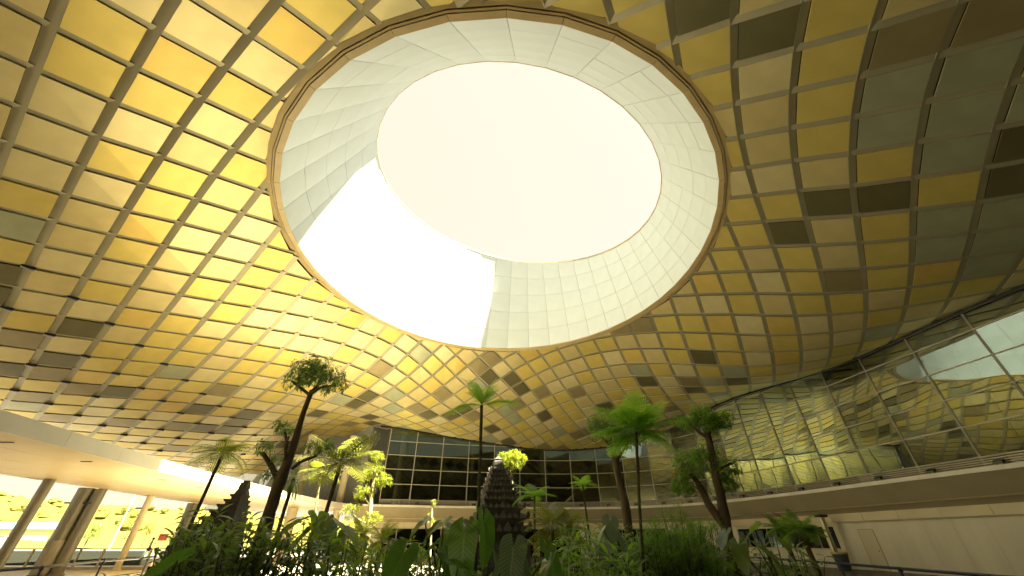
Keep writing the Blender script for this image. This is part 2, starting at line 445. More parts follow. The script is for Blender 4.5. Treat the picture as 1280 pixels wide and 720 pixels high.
# ------------------------------------------------------------------ dome ceiling (surveyed rib crossings: i, first j, x y z in cm above the eye)
ROOF_NODES = [(-12,-8,[-1220,-2129,629,-1352,-2031,634,-1484,-1934,639,-1616,-1836,643,-1748,-1739,647,-1880,-1641,650,-2011,-1543,653,-2143,-1446,654,-2275,-1348,655,-2407,-1250,655,-2539,-1151,654,-2672,-1053,652,-2804,-955,650,-2937,-856,647,-3070,-758,643,-3203,-660,639,-3336,-562,634,-3469,-464,630,-3602,-366,624,-3735,-268,619,-3868,-171,614,-4001,-73,609,-4134,24,603,-4267,122,597,-4400,220,591,-4532,317,585]),
(-11,-10,[-861,-2180,632,-993,-2082,638,-1125,-1985,644,-1257,-1887,649,-1388,-1790,654,-1520,-1692,659,-1651,-1595,664,-1782,-1497,668,-1913,-1400,671,-2045,-1302,673,-2176,-1204,674,-2308,-1106,674,-2440,-1007,672,-2573,-909,670,-2706,-810,667,-2838,-711,663,-2971,-612,659,-3105,-514,654,-3238,-416,649,-3371,-318,644,-3505,-220,638,-3639,-123,632,-3772,-25,625,-3906,72,618,-4039,170,612,-4172,267,606,-4305,365,600,-4438,462,593,-4570,560,587]),
(-10,-11,[-633,-2133,639,-765,-2036,645,-897,-1938,652,-1029,-1840,658,-1161,-1743,664,-1292,-1646,670,-1423,-1549,676,-1553,-1451,683,-1684,-1354,689,-1814,-1257,695,-1945,-1159,698,-2076,-1061,700,-2208,-962,700,-2340,-863,697,-2472,-764,693,-2605,-664,688,-2738,-565,681,-2871,-466,676,-3005,-367,670,-3139,-269,664,-3273,-171,658,-3407,-74,652,-3542,24,645,-3676,121,637,-3811,219,630,-3945,316,622,-4078,413,614,-4211,510,608,-4344,608,601,-4477,705,594]),
(-9,-13,[-274,-2184,637,-406,-2087,644,-538,-1989,652,-670,-1891,659,-802,-1793,665,-933,-1696,672,-1064,-1599,683,-1195,-1502,693,-1325,-1405,703,-1454,-1308,712,-1584,-1211,720,-1713,-1114,726,-1843,-1016,731,-1974,-917,733,-2105,-818,732,-2236,-719,729,-2369,-619,724,-2502,-519,717,-2635,-419,710,-2769,-319,701,-2904,-220,692,-3038,-122,682,-3174,-24,673,-3309,74,666,-3445,171,658,-3580,268,650,-3715,366,641,-3850,463,632,-3984,560,623,-4118,657,615,-4251,754,608,-4383,851,601,-4515,948,594]),
(-8,-14,[-47,-2138,641,-179,-2040,649,-311,-1942,657,-443,-1844,664,-574,-1746,672,-706,-1649,684,-837,-1551,696,-967,-1454,707,-1097,-1358,719,-1226,-1261,731,-1354,-1165,742,-1483,-1068,751,-1611,-971,759,-1740,-873,765,-1870,-774,767,-2000,-675,766,-2132,-574,763,-2264,-473,756,-2397,-372,748,-2531,-271,739,-2666,-171,729,-2801,-72,718,-2937,27,707,-3073,125,695,-3210,223,683,-3347,320,671,-3484,417,661,-3620,514,652,-3756,611,642,-3891,708,632,-4025,805,623,-4158,901,614,-4291,998,607,-4422,1095,600,-4554,1192,593]),
(-7,-16,[313,-2189,635,181,-2091,644,49,-1993,652,-83,-1895,660,-215,-1797,668,-347,-1699,681,-478,-1601,693,-609,-1504,706,-740,-1406,718,-869,-1310,731,-998,-1213,745,-1126,-1117,758,-1253,-1021,774,-1380,-925,787,-1508,-828,799,-1635,-731,806,-1764,-631,809,-1894,-531,808,-2026,-430,802,-2158,-328,793,-2292,-226,782,-2426,-124,768,-2562,-23,756,-2698,77,744,-2835,176,732,-2972,274,719,-3111,372,705,-3249,469,690,-3388,566,674,-3526,663,661,-3663,760,650,-3799,857,640,-3933,953,630,-4066,1050,621,-4198,1146,612,-4330,1243,604,-4461,1339,598,-4592,1435,591]),
(-6,-17,[540,-2142,637,408,-2043,646,276,-1945,654,144,-1847,663,12,-1749,673,-120,-1651,687,-251,-1553,700,-382,-1455,713,-512,-1358,726,-642,-1261,740,-771,-1165,757,-899,-1069,776,-1026,-973,795,-1152,-878,813,-1278,-782,829,-1404,-686,842,-1531,-588,851,-1660,-489,854,-1789,-388,852,-1921,-285,846,-2053,-182,835,-2187,-79,821,-2322,24,806,-2458,125,790,-2595,226,773,-2733,325,756,-2872,423,741,-3012,521,726,-3152,619,709,-3293,716,692,-3432,813,674,-3570,910,658,-3707,1007,646,-3841,1104,636,-3975,1200,626,-4107,1296,617,-4238,1392,608,-4368,1487,601,-4499,1583,595]),
(-5,-19,[899,-2193,627,767,-2094,637,635,-1996,646,503,-1898,655,371,-1799,664,239,-1701,677,108,-1603,691,-23,-1505,704,-154,-1407,718,-285,-1309,731,-415,-1212,749,-544,-1115,769,-672,-1019,789,-799,-923,809,-926,-829,832,-1051,-734,856,-1176,-639,877,-1302,-543,893,-1429,-445,904,-1557,-346,908,-1687,-244,905,-1818,-141,896,-1951,-37,881,-2086,67,863,-2221,170,843,-2358,272,824,-2495,373,806,-2634,473,787,-2774,572,767,-2915,670,745,-3057,768,727,-3198,866,708,-3339,964,689,-3478,1061,669,-3615,1159,651,-3750,1255,640,-3883,1351,630,-4015,1447,620,-4146,1542,612,-4276,1637,604,-4405,1732,598,-4535,1827,592]),
(-4,-20,[1126,-2146,626,993,-2047,637,861,-1949,647,729,-1850,656,597,-1751,665,466,-1653,679,334,-1554,693,204,-1456,707,73,-1358,720,-57,-1260,736,-187,-1162,756,-317,-1065,776,-446,-968,796,-573,-873,823,-700,-778,850,-826,-683,877,-952,-590,903,-1077,-495,925,-1203,-400,943,-1330,-303,954,-1459,-204,957,-1589,-102,953,-1721,2,943,-1855,106,926,-1989,211,907,-2125,315,886,-2262,417,863,-2400,519,840,-2539,619,815,-2680,718,794,-2821,817,771,-2963,916,746,-3105,1016,723,-3247,1114,702,-3386,1213,681,-3523,1311,661,-3659,1408,643,-3792,1504,632,-3923,1599,623,-4053,1693,614,-4183,1787,607,-4312,1881,599,-4441,1975,594,-4571,2070,588]),
(-3,-22,[1485,-2197,615,1353,-2099,624,1220,-2000,635,1087,-1901,646,955,-1802,656,822,-1703,665,691,-1604,679,560,-1505,694,430,-1406,708,300,-1308,721,170,-1210,739,40,-1112,759,-89,-1015,779,-218,-918,805,-347,-821,833,-475,-726,862,-602,-632,890,-728,-538,918,-855,-445,946,-981,-352,973,-1108,-257,994,-1236,-161,1007,-1366,-62,1010,-1497,39,1004,-1630,143,990,-1765,247,970,-1900,352,945,-2035,456,922,-2172,559,899,-2309,661,875,-2448,762,850,-2589,862,822,-2730,963,794,-2872,1063,767,-3014,1164,739,-3155,1264,713,-3294,1364,691,-3431,1463,670,-3566,1561,651,-3699,1657,634,-3830,1752,625,-3960,1846,616,-4089,1939,608,-4218,2032,601,-4347,2125,595,-4477,2218,590]),
(-2,-23,[1713,-2151,612,1579,-2052,622,1446,-1953,633,1313,-1853,645,1180,-1754,655,1047,-1654,665,915,-1554,679,784,-1455,694,654,-1356,708,524,-1257,722,395,-1159,740,267,-1061,760,138,-964,781,9,-867,810,-120,-771,839,-248,-675,868,-377,-580,898,-505,-486,934,-633,-393,969,-760,-301,1002,-888,-208,1029,-1017,-115,1049,-1147,-20,1061,-1279,78,1063,-1412,179,1055,-1546,282,1040,-1681,386,1018,-1816,491,992,-1951,595,964,-2087,698,935,-2224,800,906,-2362,902,881,-2501,1003,853,-2642,1105,821,-2782,1208,787,-2923,1310,758,-3063,1413,728,-3201,1514,701,-3338,1614,679,-3473,1713,659,-3605,1809,640,-3736,1904,626,-3866,1998,617,-3995,2090,610,-4123,2182,602,-4252,2274,595,-4382,2367,590,-4512,2460,585]),
(-1,-24,[1940,-2104,608,1806,-2005,619,1673,-1906,630,1539,-1806,643,1405,-1706,654,1271,-1606,665,1138,-1505,679,1006,-1405,695,876,-1305,710,746,-1206,723,618,-1107,741,491,-1010,760,363,-913,783,236,-816,812,108,-720,841,-21,-624,872,-151,-529,908,-280,-434,948,-410,-341,987,-539,-249,1023,-669,-157,1055,-799,-66,1082,-931,27,1102,-1063,121,1113,-1197,217,1114,-1332,317,1104,-1467,419,1085,-1602,522,1061,-1737,626,1035,-1872,730,1007,-2007,834,977,-2142,937,946,-2278,1039,911,-2416,1142,880,-2554,1246,848,-2693,1350,813,-2832,1454,775,-2970,1559,744,-3107,1662,714,-3243,1763,688,-3378,1863,667,-3510,1960,648,-3641,2055,630,-3771,2149,619,-3899,2241,611,-4028,2333,603,-4157,2424,596,-4287,2515,591,-4417,2607,586,-4548,2700,581]),
(0,-26,[2300,-2156,594,2167,-2058,604,2034,-1959,615,1900,-1859,626,1765,-1759,639,1631,-1659,652,1496,-1558,665,1362,-1456,678,1228,-1355,696,1096,-1254,712,966,-1154,726,837,-1055,743,711,-957,762,585,-860,784,459,-765,813,333,-669,842,205,-574,873,76,-480,916,-54,-385,958,-186,-291,1000,-317,-198,1040,-449,-106,1080,-581,-15,1115,-713,76,1143,-847,167,1163,-982,260,1172,-1118,355,1170,-1254,453,1158,-1390,554,1138,-1525,657,1111,-1660,761,1081,-1793,865,1048,-1927,968,1017,-2060,1072,985,-2195,1175,950,-2330,1279,911,-2466,1384,874,-2603,1490,838,-2740,1596,800,-2876,1702,761,-3012,1807,730,-3147,1909,700,-3281,2009,677,-3413,2108,657,-3545,2203,638,-3675,2297,621,-3804,2390,612,-3933,2482,604,-4062,2573,597,-4192,2663,591,-4322,2755,586,-4453,2847,582,-4585,2940,576]),
(1,-26,[2395,-2012,599,2261,-1913,610,2127,-1813,621,1993,-1713,634,1857,-1612,648,1722,-1511,662,1586,-1409,676,1450,-1306,695,1316,-1204,714,1184,-1102,730,1054,-1002,747,927,-904,767,802,-807,788,678,-712,816,554,-617,844,428,-524,876,301,-431,920,171,-337,965,40,-244,1011,-93,-151,1058,-227,-58,1105,-361,34,1147,-495,125,1182,-630,215,1211,-765,306,1231,-902,398,1239,-1039,492,1235,-1176,590,1220,-1312,690,1196,-1447,792,1164,-1580,895,1132,-1712,999,1097,-1844,1103,1061,-1976,1207,1023,-2109,1312,988,-2242,1417,948,-2376,1523,905,-2511,1630,863,-2646,1737,825,-2781,1843,785,-2915,1948,749,-3050,2052,718,-3183,2153,690,-3316,2252,668,-3448,2349,648,-3578,2444,628,-3708,2537,615,-3838,2629,606,-3967,2720,598,-4097,2811,591,-4228,2902,587,-4359,2993,583,-4491,3086,578]),
(2,-26,[2489,-1867,604,2355,-1767,615,2221,-1667,628,2085,-1567,643,1949,-1465,658,1812,-1362,674,1674,-1259,692,1538,-1155,714,1402,-1052,735,1270,-950,752,1140,-850,775,1014,-753,795,890,-657,822,768,-564,850,646,-472,879,522,-381,923,395,-289,970,264,-197,1019,131,-105,1073,-4,-12,1127,-139,80,1177,-275,172,1225,-411,263,1265,-547,354,1295,-683,444,1310,-820,536,1314,-958,630,1307,-1094,727,1290,-1230,826,1266,-1363,928,1233,-1495,1031,1193,-1626,1136,1151,-1756,1240,1111,-1887,1345,1070,-2018,1450,1026,-2150,1556,984,-2283,1662,940,-2416,1769,892,-2550,1876,850,-2683,1982,811,-2817,2087,771,-2951,2191,738,-3085,2292,708,-3218,2392,682,-3351,2490,660,-3482,2587,638,-3613,2681,620,-3743,2774,610,-3873,2866,601,-4004,2957,593,-4134,3048,588,-4265,3139,584,-4396,3232,579,-4528,3325,574]),
(3,-26,[2583,-1722,609,2449,-1622,621,2314,-1521,635,2177,-1420,651,2040,-1317,668,1901,-1213,686,1762,-1108,711,1624,-1004,735,1488,-900,758,1354,-798,782,1225,-699,806,1100,-603,832,978,-509,861,857,-418,889,736,-328,928,613,-239,974,486,-149,1024,354,-59,1082,219,32,1142,83,124,1202,-54,216,1262,-191,308,1312,-327,400,1347,-463,491,1371,-599,582,1383,-736,675,1385,-873,769,1375,-1008,866,1356,-1142,965,1328,-1275,1067,1295,-1405,1171,1258,-1535,1276,1215,-1664,1381,1166,-1793,1487,1118,-1923,1592,1071,-2054,1698,1021,-2186,1804,975,-2319,1910,927,-2452,2015,877,-2585,2120,839,-2719,2224,799,-2853,2327,761,-2987,2429,729,-3121,2530,699,-3254,2630,674,-3387,2727,651,-3519,2824,628,-3649,2918,615,-3780,3010,605,-3910,3102,596,-4041,3193,589,-4171,3285,585,-4303,3377,581,-4434,3470,575]),
(4,-26,[2677,-1577,613,2543,-1477,626,2407,-1375,642,2269,-1273,660,2131,-1169,679,1991,-1064,701,1850,-958,730,1711,-853,758,1573,-749,783,1439,-647,814,1310,-549,841,1186,-454,874,1065,-362,903,945,-273,937,825,-185,981,702,-98,1029,574,-10,1085,441,79,1149,305,169,1216,167,260,1288,29,352,1345,-108,444,1392,-244,536,1428,-379,628,1452,-514,721,1464,-649,814,1464,-784,910,1451,-918,1007,1428,-1051,1108,1396,-1182,1210,1358,-1311,1315,1317,-1439,1420,1274,-1567,1526,1227,-1695,1631,1171,-1824,1737,1116,-1955,1843,1064,-2087,1948,1011,-2220,2052,962,-2353,2156,912,-2486,2259,867,-2620,2361,828,-2754,2464,787,-2889,2566,753,-3023,2667,719,-3158,2768,691,-3291,2867,665,-3424,2965,640,-3556,3060,622,-3687,3154,610,-3817,3246,601,-3948,3338,593,-4078,3429,588,-4209,3521,583,-4340,3615,577]),
(5,-26,[2772,-1432,617,2637,-1331,632,2500,-1229,649,2362,-1126,668,2222,-1021,689,2081,-915,717,1940,-809,749,1799,-703,780,1661,-599,813,1526,-498,847,1397,-401,882,1273,-307,916,1152,-217,947,1033,-129,990,913,-43,1035,789,44,1086,659,131,1149,526,219,1218,388,308,1296,250,398,1364,112,489,1422,-24,581,1472,-159,673,1511,-292,766,1538,-425,860,1531,-559,956,1518,-693,1053,1502,-826,1152,1486,-958,1253,1468,-1088,1357,1424,-1216,1461,1377,-1342,1567,1329,-1468,1673,1280,-1595,1779,1227,-1724,1885,1164,-1854,1989,1106,-1986,2093,1049,-2119,2196,997,-2253,2298,946,-2387,2399,895,-2521,2500,856,-2655,2601,815,-2790,2703,776,-2925,2805,741,-3061,2906,709,-3195,3006,681,-3329,3105,653,-3462,3202,631,-3594,3297,617,-3724,3390,606,-3855,3482,597,-3985,3573,591,-4116,3666,585,-4246,3759,580]),
(6,-26,[2866,-1287,621,2731,-1186,637,2594,-1084,655,2456,-980,676,2315,-874,699,2174,-767,732,2031,-661,767,1890,-555,801,1752,-451,841,1617,-351,878,1488,-255,920,1364,-162,957,1243,-73,995,1122,15,1041,1001,101,1087,875,188,1145,744,275,1209,609,363,1287,471,451,1364,333,540,1431,196,630,1494,62,721,1549,-71,813,1568,-203,907,1561,-335,1002,1549,-468,1099,1534,-601,1198,1516,-735,1299,1498,-866,1401,1482,-995,1505,1469,-1121,1610,1437,-1246,1716,1384,-1370,1822,1330,-1495,1928,1277,-1622,2033,1214,-1752,2138,1148,-1885,2241,1089,-2018,2343,1031,-2152,2443,980,-2287,2543,927,-2421,2642,884,-2556,2742,843,-2691,2843,800,-2826,2944,764,-2962,3046,727,-3098,3147,697,-3233,3247,667,-3367,3344,641,-3500,3439,626,-3631,3532,613,-3762,3625,603,-3892,3717,595,-4022,3810,589,-4153,3903,582]),
(7,-25,[2826,-1041,641,2689,-938,661,2550,-834,683,2410,-728,709,2269,-621,745,2127,-514,782,1986,-408,820,1848,-305,864,1714,-206,907,1584,-110,953,1459,-18,992,1337,71,1038,1215,159,1085,1091,247,1135,962,335,1196,830,423,1266,694,511,1347,556,599,1418,419,687,1489,285,775,1556,152,864,1585,21,955,1584,-109,1049,1577,-241,1146,1563,-375,1244,1546,-510,1345,1527,-644,1448,1509,-776,1551,1493,-905,1655,1481,-1029,1760,1473,-1151,1865,1435,-1272,1970,1378,-1395,2076,1322,-1521,2181,1263,-1650,2286,1190,-1782,2389,1127,-1917,2491,1064,-2051,2590,1011,-2186,2689,957,-2321,2787,910,-2455,2886,868,-2590,2987,823,-2726,3088,785,-2863,3189,746,-2999,3290,714,-3136,3389,682,-3271,3486,653,-3405,3582,635,-3537,3675,621,-3668,3768,609,-3798,3860,599,-3928,3953,592,-4059,4047,585]),
(8,-24,[2784,-793,665,2646,-689,688,2507,-583,717,2367,-476,755,2226,-369,794,2087,-264,835,1950,-161,882,1817,-62,929,1687,33,977,1561,125,1019,1436,215,1071,1311,305,1120,1183,395,1174,1052,485,1236,918,575,1311,782,664,1387,646,751,1459,511,837,1532,379,923,1589,249,1011,1594,120,1101,1592,-11,1194,1584,-144,1291,1570,-280,1391,1552,-418,1494,1533,-555,1597,1516,-688,1701,1501,-817,1805,1492,-940,1909,1487,-1058,2013,1480,-1176,2118,1422,-1295,2223,1364,-1418,2329,1305,-1546,2434,1231,-1679,2538,1162,-1814,2640,1096,-1950,2740,1039,-2085,2838,984,-2220,2936,933,-2354,3035,891,-2489,3134,845,-2625,3234,806,-2762,3334,765,-2900,3434,731,-3037,3532,698,-3174,3629,666,-3308,3724,646,-3441,3817,629,-3573,3910,615,-3704,4003,604,-3834,4096,595,-3964,4190,587]),
(9,-24,[2881,-649,669,2744,-545,692,2606,-439,724,2468,-333,762,2329,-226,801,2192,-121,845,2057,-19,892,1925,80,942,1796,175,991,1668,268,1037,1540,360,1090,1411,452,1141,1280,545,1199,1146,637,1262,1010,729,1340,874,818,1412,740,905,1484,609,990,1557,480,1074,1589,353,1159,1592,224,1247,1590,93,1340,1581,-43,1437,1567,-183,1539,1550,-325,1642,1533,-465,1747,1517,-601,1852,1506,-730,1955,1501,-851,2058,1500,-966,2161,1504,-1079,2265,1458,-1194,2369,1400,-1315,2475,1340,-1442,2581,1266,-1575,2686,1192,-1711,2790,1124,-1849,2891,1063,-1985,2990,1007,-2120,3088,954,-2254,3185,912,-2388,3283,867,-2524,3381,826,-2661,3480,785,-2800,3578,750,-2938,3676,715,-3076,3771,681,-3211,3866,658,-3345,3959,639,-3478,4052,623,-3609,4145,609,-3739,4239,599,-3870,4333,590]),
(10,-23,[2843,-401,696,2707,-296,729,2571,-190,767,2435,-84,806,2301,20,850,2169,122,895,2038,221,946,1908,317,994,1778,411,1042,1648,505,1096,1515,599,1147,1379,694,1208,1243,789,1272,1106,882,1351,972,972,1420,841,1058,1491,714,1141,1563,588,1224,1578,463,1307,1580,335,1395,1577,202,1487,1569,63,1584,1556,-82,1686,1541,-229,1791,1527,-374,1897,1515,-513,2002,1508,-642,2105,1507,-761,2207,1512,-873,2309,1521,-982,2411,1483,-1093,2516,1426,-1211,2622,1365,-1338,2729,1291,-1471,2835,1214,-1610,2940,1144,-1749,3042,1082,-1887,3142,1026,-2022,3240,973,-2156,3336,933,-2290,3433,888,-2425,3530,848,-2562,3626,806,-2701,3723,770,-2840,3819,733,-2978,3913,697,-3114,4007,671,-3249,4101,649,-3382,4194,630,-3513,4287,615,-3644,4381,603,-3775,4476,592]),
(11,-22,[2808,-154,733,2675,-48,771,2543,57,809,2412,161,852,2282,263,895,2153,362,944,2023,459,989,1891,555,1036,1757,650,1089,1620,746,1140,1482,842,1201,1343,938,1266,1207,1031,1344,1075,1121,1411,947,1207,1479,823,1290,1549,701,1372,1560,577,1455,1561,449,1541,1558,314,1634,1551,170,1732,1540,21,1835,1528,-131,1940,1517,-280,2047,1509,-422,2152,1507,-552,2256,1512,-670,2357,1521,-779,2458,1534,-884,2559,1494,-992,2663,1438,-1109,2769,1378,-1235,2876,1302,-1370,2984,1226,-1511,3090,1156,-1652,3193,1095,-1792,3293,1040,-1928,3391,991,-2063,3487,953,-2196,3582,910,-2330,3677,872,-2466,3771,831,-2604,3866,794,-2743,3961,754,-2881,4055,715,-3018,4148,686,-3153,4242,661,-3286,4335,639,-3418,4429,621,-3549,4524,607,-3679,4619,594]),
(12,-21,[2780,93,776,2651,198,813,2522,302,855,2395,404,895,2266,504,940,2136,602,981,2003,699,1023,1866,795,1073,1726,892,1122,1585,988,1181,1446,1084,1244,1311,1177,1320,1181,1266,1386,1057,1352,1452,936,1435,1518,815,1517,1537,692,1601,1537,563,1688,1535,425,1781,1529,278,1879,1522,125,1983,1513,-30,2090,1507,-183,2197,1503,-327,2303,1505,-458,2407,1514,-576,2508,1527,-684,2608,1537,-787,2709,1488,-894,2812,1435,-1009,2918,1376,-1136,3025,1298,-1273,3133,1225,-1416,3239,1157,-1560,3342,1101,-1701,3443,1050,-1839,3540,1008,-1973,3634,973,-2106,3728,934,-2239,3821,900,-2374,3915,859,-2511,4008,821,-2648,4101,779,-2785,4195,737,-2922,4288,704,-3057,4382,674,-3190,4476,648,-3322,4571,627,-3453,4666,611,-3584,4762,597]),
(13,-21,[2883,234,783,2756,339,821,2630,443,860,2504,545,898,2377,646,937,2246,745,973,2111,843,1008,1972,940,1053,1830,1036,1097,1689,1132,1151,1550,1226,1210,1416,1318,1282,1289,1407,1348,1167,1493,1411,1048,1577,1473,928,1661,1513,803,1746,1514,672,1835,1513,532,1929,1510,384,2028,1506,229,2132,1502,71,2239,1499,-83,2347,1499,-228,2453,1504,-361,2558,1515,-480,2659,1529,-588,2759,1512,-691,2860,1466,-798,2962,1415,-915,3067,1353,-1043,3174,1277,-1181,3281,1211,-1326,3387,1149,-1472,3490,1100,-1615,3589,1055,-1754,3686,1023,-1888,3779,994,-2020,3872,961,-2152,3964,929,-2285,4056,891,-2419,4148,851,-2555,4241,806,-2691,4335,760,-2827,4428,723,-2961,4523,689,-3094,4618,658,-3226,4713,634,-3357,4809,615,-3488,4906,598]),
(14,-20,[2859,480,832,2735,584,870,2609,687,906,2482,789,940,2350,890,970,2214,988,996,2074,1085,1032,1932,1181,1070,1790,1274,1115,1653,1366,1168,1522,1457,1233,1396,1545,1300,1275,1632,1359,1156,1718,1418,1034,1804,1475,907,1892,1492,774,1984,1495,633,2079,1496,484,2178,1496,329,2282,1495,173,2389,1496,19,2497,1499,-127,2603,1506,-261,2708,1517,-381,2810,1515,-492,2910,1476,-598,3010,1431,-707,3112,1382,-825,3216,1316,-954,3322,1248,-1095,3428,1187,-1241,3533,1135,-1388,3635,1094,-1532,3734,1057,-1671,3829,1037,-1805,3922,1014,-1936,4013,989,-2066,4104,960,-2197,4196,924,-2330,4288,882,-2463,4381,833,-2598,4474,785,-2732,4569,742,-2866,4664,703,-2998,4759,668,-3130,4855,641,-3262,4952,618]),
(15,-19,[2835,726,884,2709,831,919,2581,934,948,2449,1035,974,2312,1134,991,2171,1231,1016,2029,1325,1044,1890,1417,1077,1754,1507,1123,1625,1595,1176,1501,1683,1242,1380,1771,1301,1258,1859,1357,1133,1949,1412,1003,2040,1463,867,2134,1483,725,2230,1488,577,2330,1493,425,2433,1496,272,2539,1500,121,2645,1505,-24,2752,1513,-159,2856,1504,-282,2958,1471,-395,3059,1433,-505,3159,1389,-617,3261,1336,-738,3364,1269,-870,3468,1212,-1011,3573,1157,-1158,3677,1116,-1306,3777,1083,-1450,3875,1060,-1588,3970,1048,-1722,4062,1032,-1852,4153,1015,-1980,4244,987,-2109,4335,954,-2240,4427,910,-2372,4520,857,-2505,4614,807,-2638,4709,759,-2771,4805,715,-2903,4901,676,-3035,4998,646]),
(16,-18,[2804,974,937,2675,1078,961,2542,1181,983,2404,1280,994,2264,1377,1005,2123,1470,1023,1985,1560,1044,1853,1648,1078,1725,1735,1121,1601,1822,1176,1479,1911,1239,1354,2002,1293,1225,2095,1347,1091,2190,1398,952,2286,1443,810,2383,1478,664,2482,1497,517,2584,1505,368,2688,1511,221,2793,1503,78,2898,1483,-56,3002,1457,-181,3104,1425,-299,3205,1388,-413,3305,1343,-529,3406,1283,-652,3509,1226,-786,3612,1172,-927,3715,1128,-1074,3818,1094,-1221,3917,1068,-1365,4014,1060,-1503,4108,1054,-1636,4200,1045,-1765,4291,1034,-1893,4382,1010,-2020,4474,977,-2150,4567,931,-2280,4660,876,-2411,4755,824,-2543,4851,772,-2675,4947,724]),
(17,-18,[2895,1118,953,2764,1223,978,2630,1326,996,2492,1427,1003,2352,1523,1001,2213,1616,1009,2077,1704,1019,1946,1790,1037,1820,1876,1069,1696,1963,1111,1572,2053,1166,1444,2146,1228,1311,2241,1281,1173,2338,1333,1032,2436,1379,890,2534,1417,747,2633,1444,603,2733,1458,460,2835,1460,317,2938,1452,178,3042,1436,44,3145,1412,-82,3247,1381,-202,3348,1341,-320,3448,1288,-440,3548,1235,-566,3650,1184,-700,3752,1136,-841,3855,1100,-987,3956,1072,-1133,4055,1057,-1276,4152,1055,-1414,4246,1053,-1546,4338,1052,-1675,4430,1042,-1802,4522,1022,-1929,4614,989,-2057,4707,941,-2187,4802,887,-2317,4897,833,-2449,4993,779]),
(18,-17,[2850,1367,994,2715,1471,1008,2576,1572,1014,2437,1669,1008,2299,1760,1002,2165,1848,1002,2035,1933,1008,1910,2018,1025,1786,2104,1056,1659,2194,1097,1528,2288,1152,1392,2385,1213,1252,2483,1268,1110,2582,1317,968,2681,1357,827,2779,1387,687,2878,1404,547,2979,1409,409,3081,1404,273,3184,1390,141,3286,1368,15,3387,1331,-107,3487,1286,-227,3587,1241,-349,3687,1193,-476,3788,1145,-611,3890,1106,-752,3992,1073,-896,4093,1049,-1041,4192,1044,-1182,4289,1044,-1319,4383,1045,-1452,4476,1047,-1581,4569,1038,-1708,4661,1020,-1835,4755,986,-1963,4849,937,-2092,4944,887]),
(19,-16,[2797,1614,1018,2658,1715,1024,2519,1812,1019,2381,1903,1004,2248,1990,995,2119,2074,991,1994,2158,995,1868,2243,1011,1741,2333,1043,1608,2427,1085,1471,2524,1137,1330,2623,1194,1187,2722,1249,1046,2821,1295,906,2920,1329,768,3019,1349,632,3120,1356,496,3221,1350,363,3323,1334,233,3425,1307,107,3526,1275,-15,3625,1239,-136,3725,1198,-258,3824,1154,-385,3925,1114,-519,4026,1077,-658,4128,1045,-801,4229,1032,-944,4328,1026,-1084,4425,1024,-1221,4520,1029,-1354,4615,1028,-1484,4708,1022,-1612,4802,1002,-1739,4896,968,-1868,4991,923]),
(20,-16,[2880,1755,1024,2740,1856,1030,2600,1953,1029,2462,2044,1017,2328,2130,997,2198,2213,986,2072,2296,981,1946,2380,985,1817,2468,1001,1685,2561,1034,1548,2657,1077,1408,2756,1126,1267,2855,1175,1126,2955,1219,987,3054,1255,850,3155,1277,714,3256,1285,579,3359,1282,447,3461,1271,319,3563,1252,194,3663,1225,74,3763,1191,-46,3862,1156,-167,3961,1119,-293,4061,1081,-425,4162,1045,-562,4264,1024,-703,4365,1010,-844,4464,1001,-984,4562,1001,-1120,4658,1002,-1253,4754,1000,-1384,4848,992,-1513,4943,970]),
(21,-15,[2822,1995,1035,2680,2091,1037,2541,2182,1031,2406,2268,1015,2274,2350,994,2146,2431,982,2019,2514,977,1890,2600,983,1759,2691,1001,1625,2785,1031,1487,2883,1073,1348,2982,1117,1209,3082,1158,1070,3184,1191,932,3286,1213,795,3389,1224,659,3494,1223,528,3598,1213,400,3700,1195,278,3801,1172,159,3901,1145,42,4000,1113,-78,4099,1078,-202,4199,1042,-331,4299,1017,-466,4401,996,-604,4501,979,-743,4601,971,-882,4700,968,-1018,4797,965,-1152,4893,962,-1284,4989,950]),
(22,-14,[2763,2227,1044,2621,2318,1044,2483,2403,1037,2349,2485,1020,2218,2565,1000,2090,2647,986,1962,2731,983,1833,2819,992,1701,2911,1011,1568,3007,1040,1432,3106,1074,1294,3207,1108,1155,3310,1136,1015,3415,1156,876,3521,1166,740,3628,1166,607,3734,1158,481,3838,1143,360,3940,1122,243,4041,1095,127,4140,1064,10,4239,1034,-111,4338,1008,-238,4439,983,-370,4539,960,-506,4640,945,-644,4740,935,-781,4839,927,-917,4937,924]),
(23,-14,[2848,2362,1044,2704,2453,1056,2563,2538,1056,2426,2620,1049,2293,2700,1035,2162,2780,1017,2034,2862,1003,1907,2948,1000,1779,3038,1010,1649,3132,1028,1517,3230,1053,1381,3332,1078,1243,3436,1099,1102,3544,1114,961,3653,1120,823,3762,1117,689,3871,1107,563,3977,1090,442,4081,1067,326,4182,1043,212,4281,1019,97,4380,993,-22,4480,966,-147,4580,939,-276,4680,921,-410,4781,906,-546,4881,893,-682,4980,886]),
(24,-13,[2791,2588,1061,2648,2674,1075,2507,2757,1075,2371,2837,1069,2239,2917,1057,2111,2998,1043,1985,3082,1033,1860,3170,1029,1733,3263,1033,1604,3360,1044,1470,3461,1059,1332,3567,1071,1191,3676,1078,1050,3787,1078,910,3899,1070,776,4009,1058,649,4117,1042,528,4222,1022,413,4325,999,300,4425,973,185,4524,945,67,4623,919,-56,4723,898,-184,4823,878,-315,4923,862]),
(25,-13,[2883,2726,1054,2738,2813,1081,2595,2896,1096,2457,2977,1099,2323,3058,1091,2194,3139,1082,2069,3222,1071,1945,3310,1063,1821,3401,1059,1694,3497,1058,1562,3598,1060,1425,3704,1061,1285,3814,1058,1143,3926,1051,1004,4039,1040,869,4150,1023,741,4259,1002,620,4366,978,504,4469,951,390,4569,924,275,4669,900,157,4768,876,35,4867,853,-92,4967,836]),
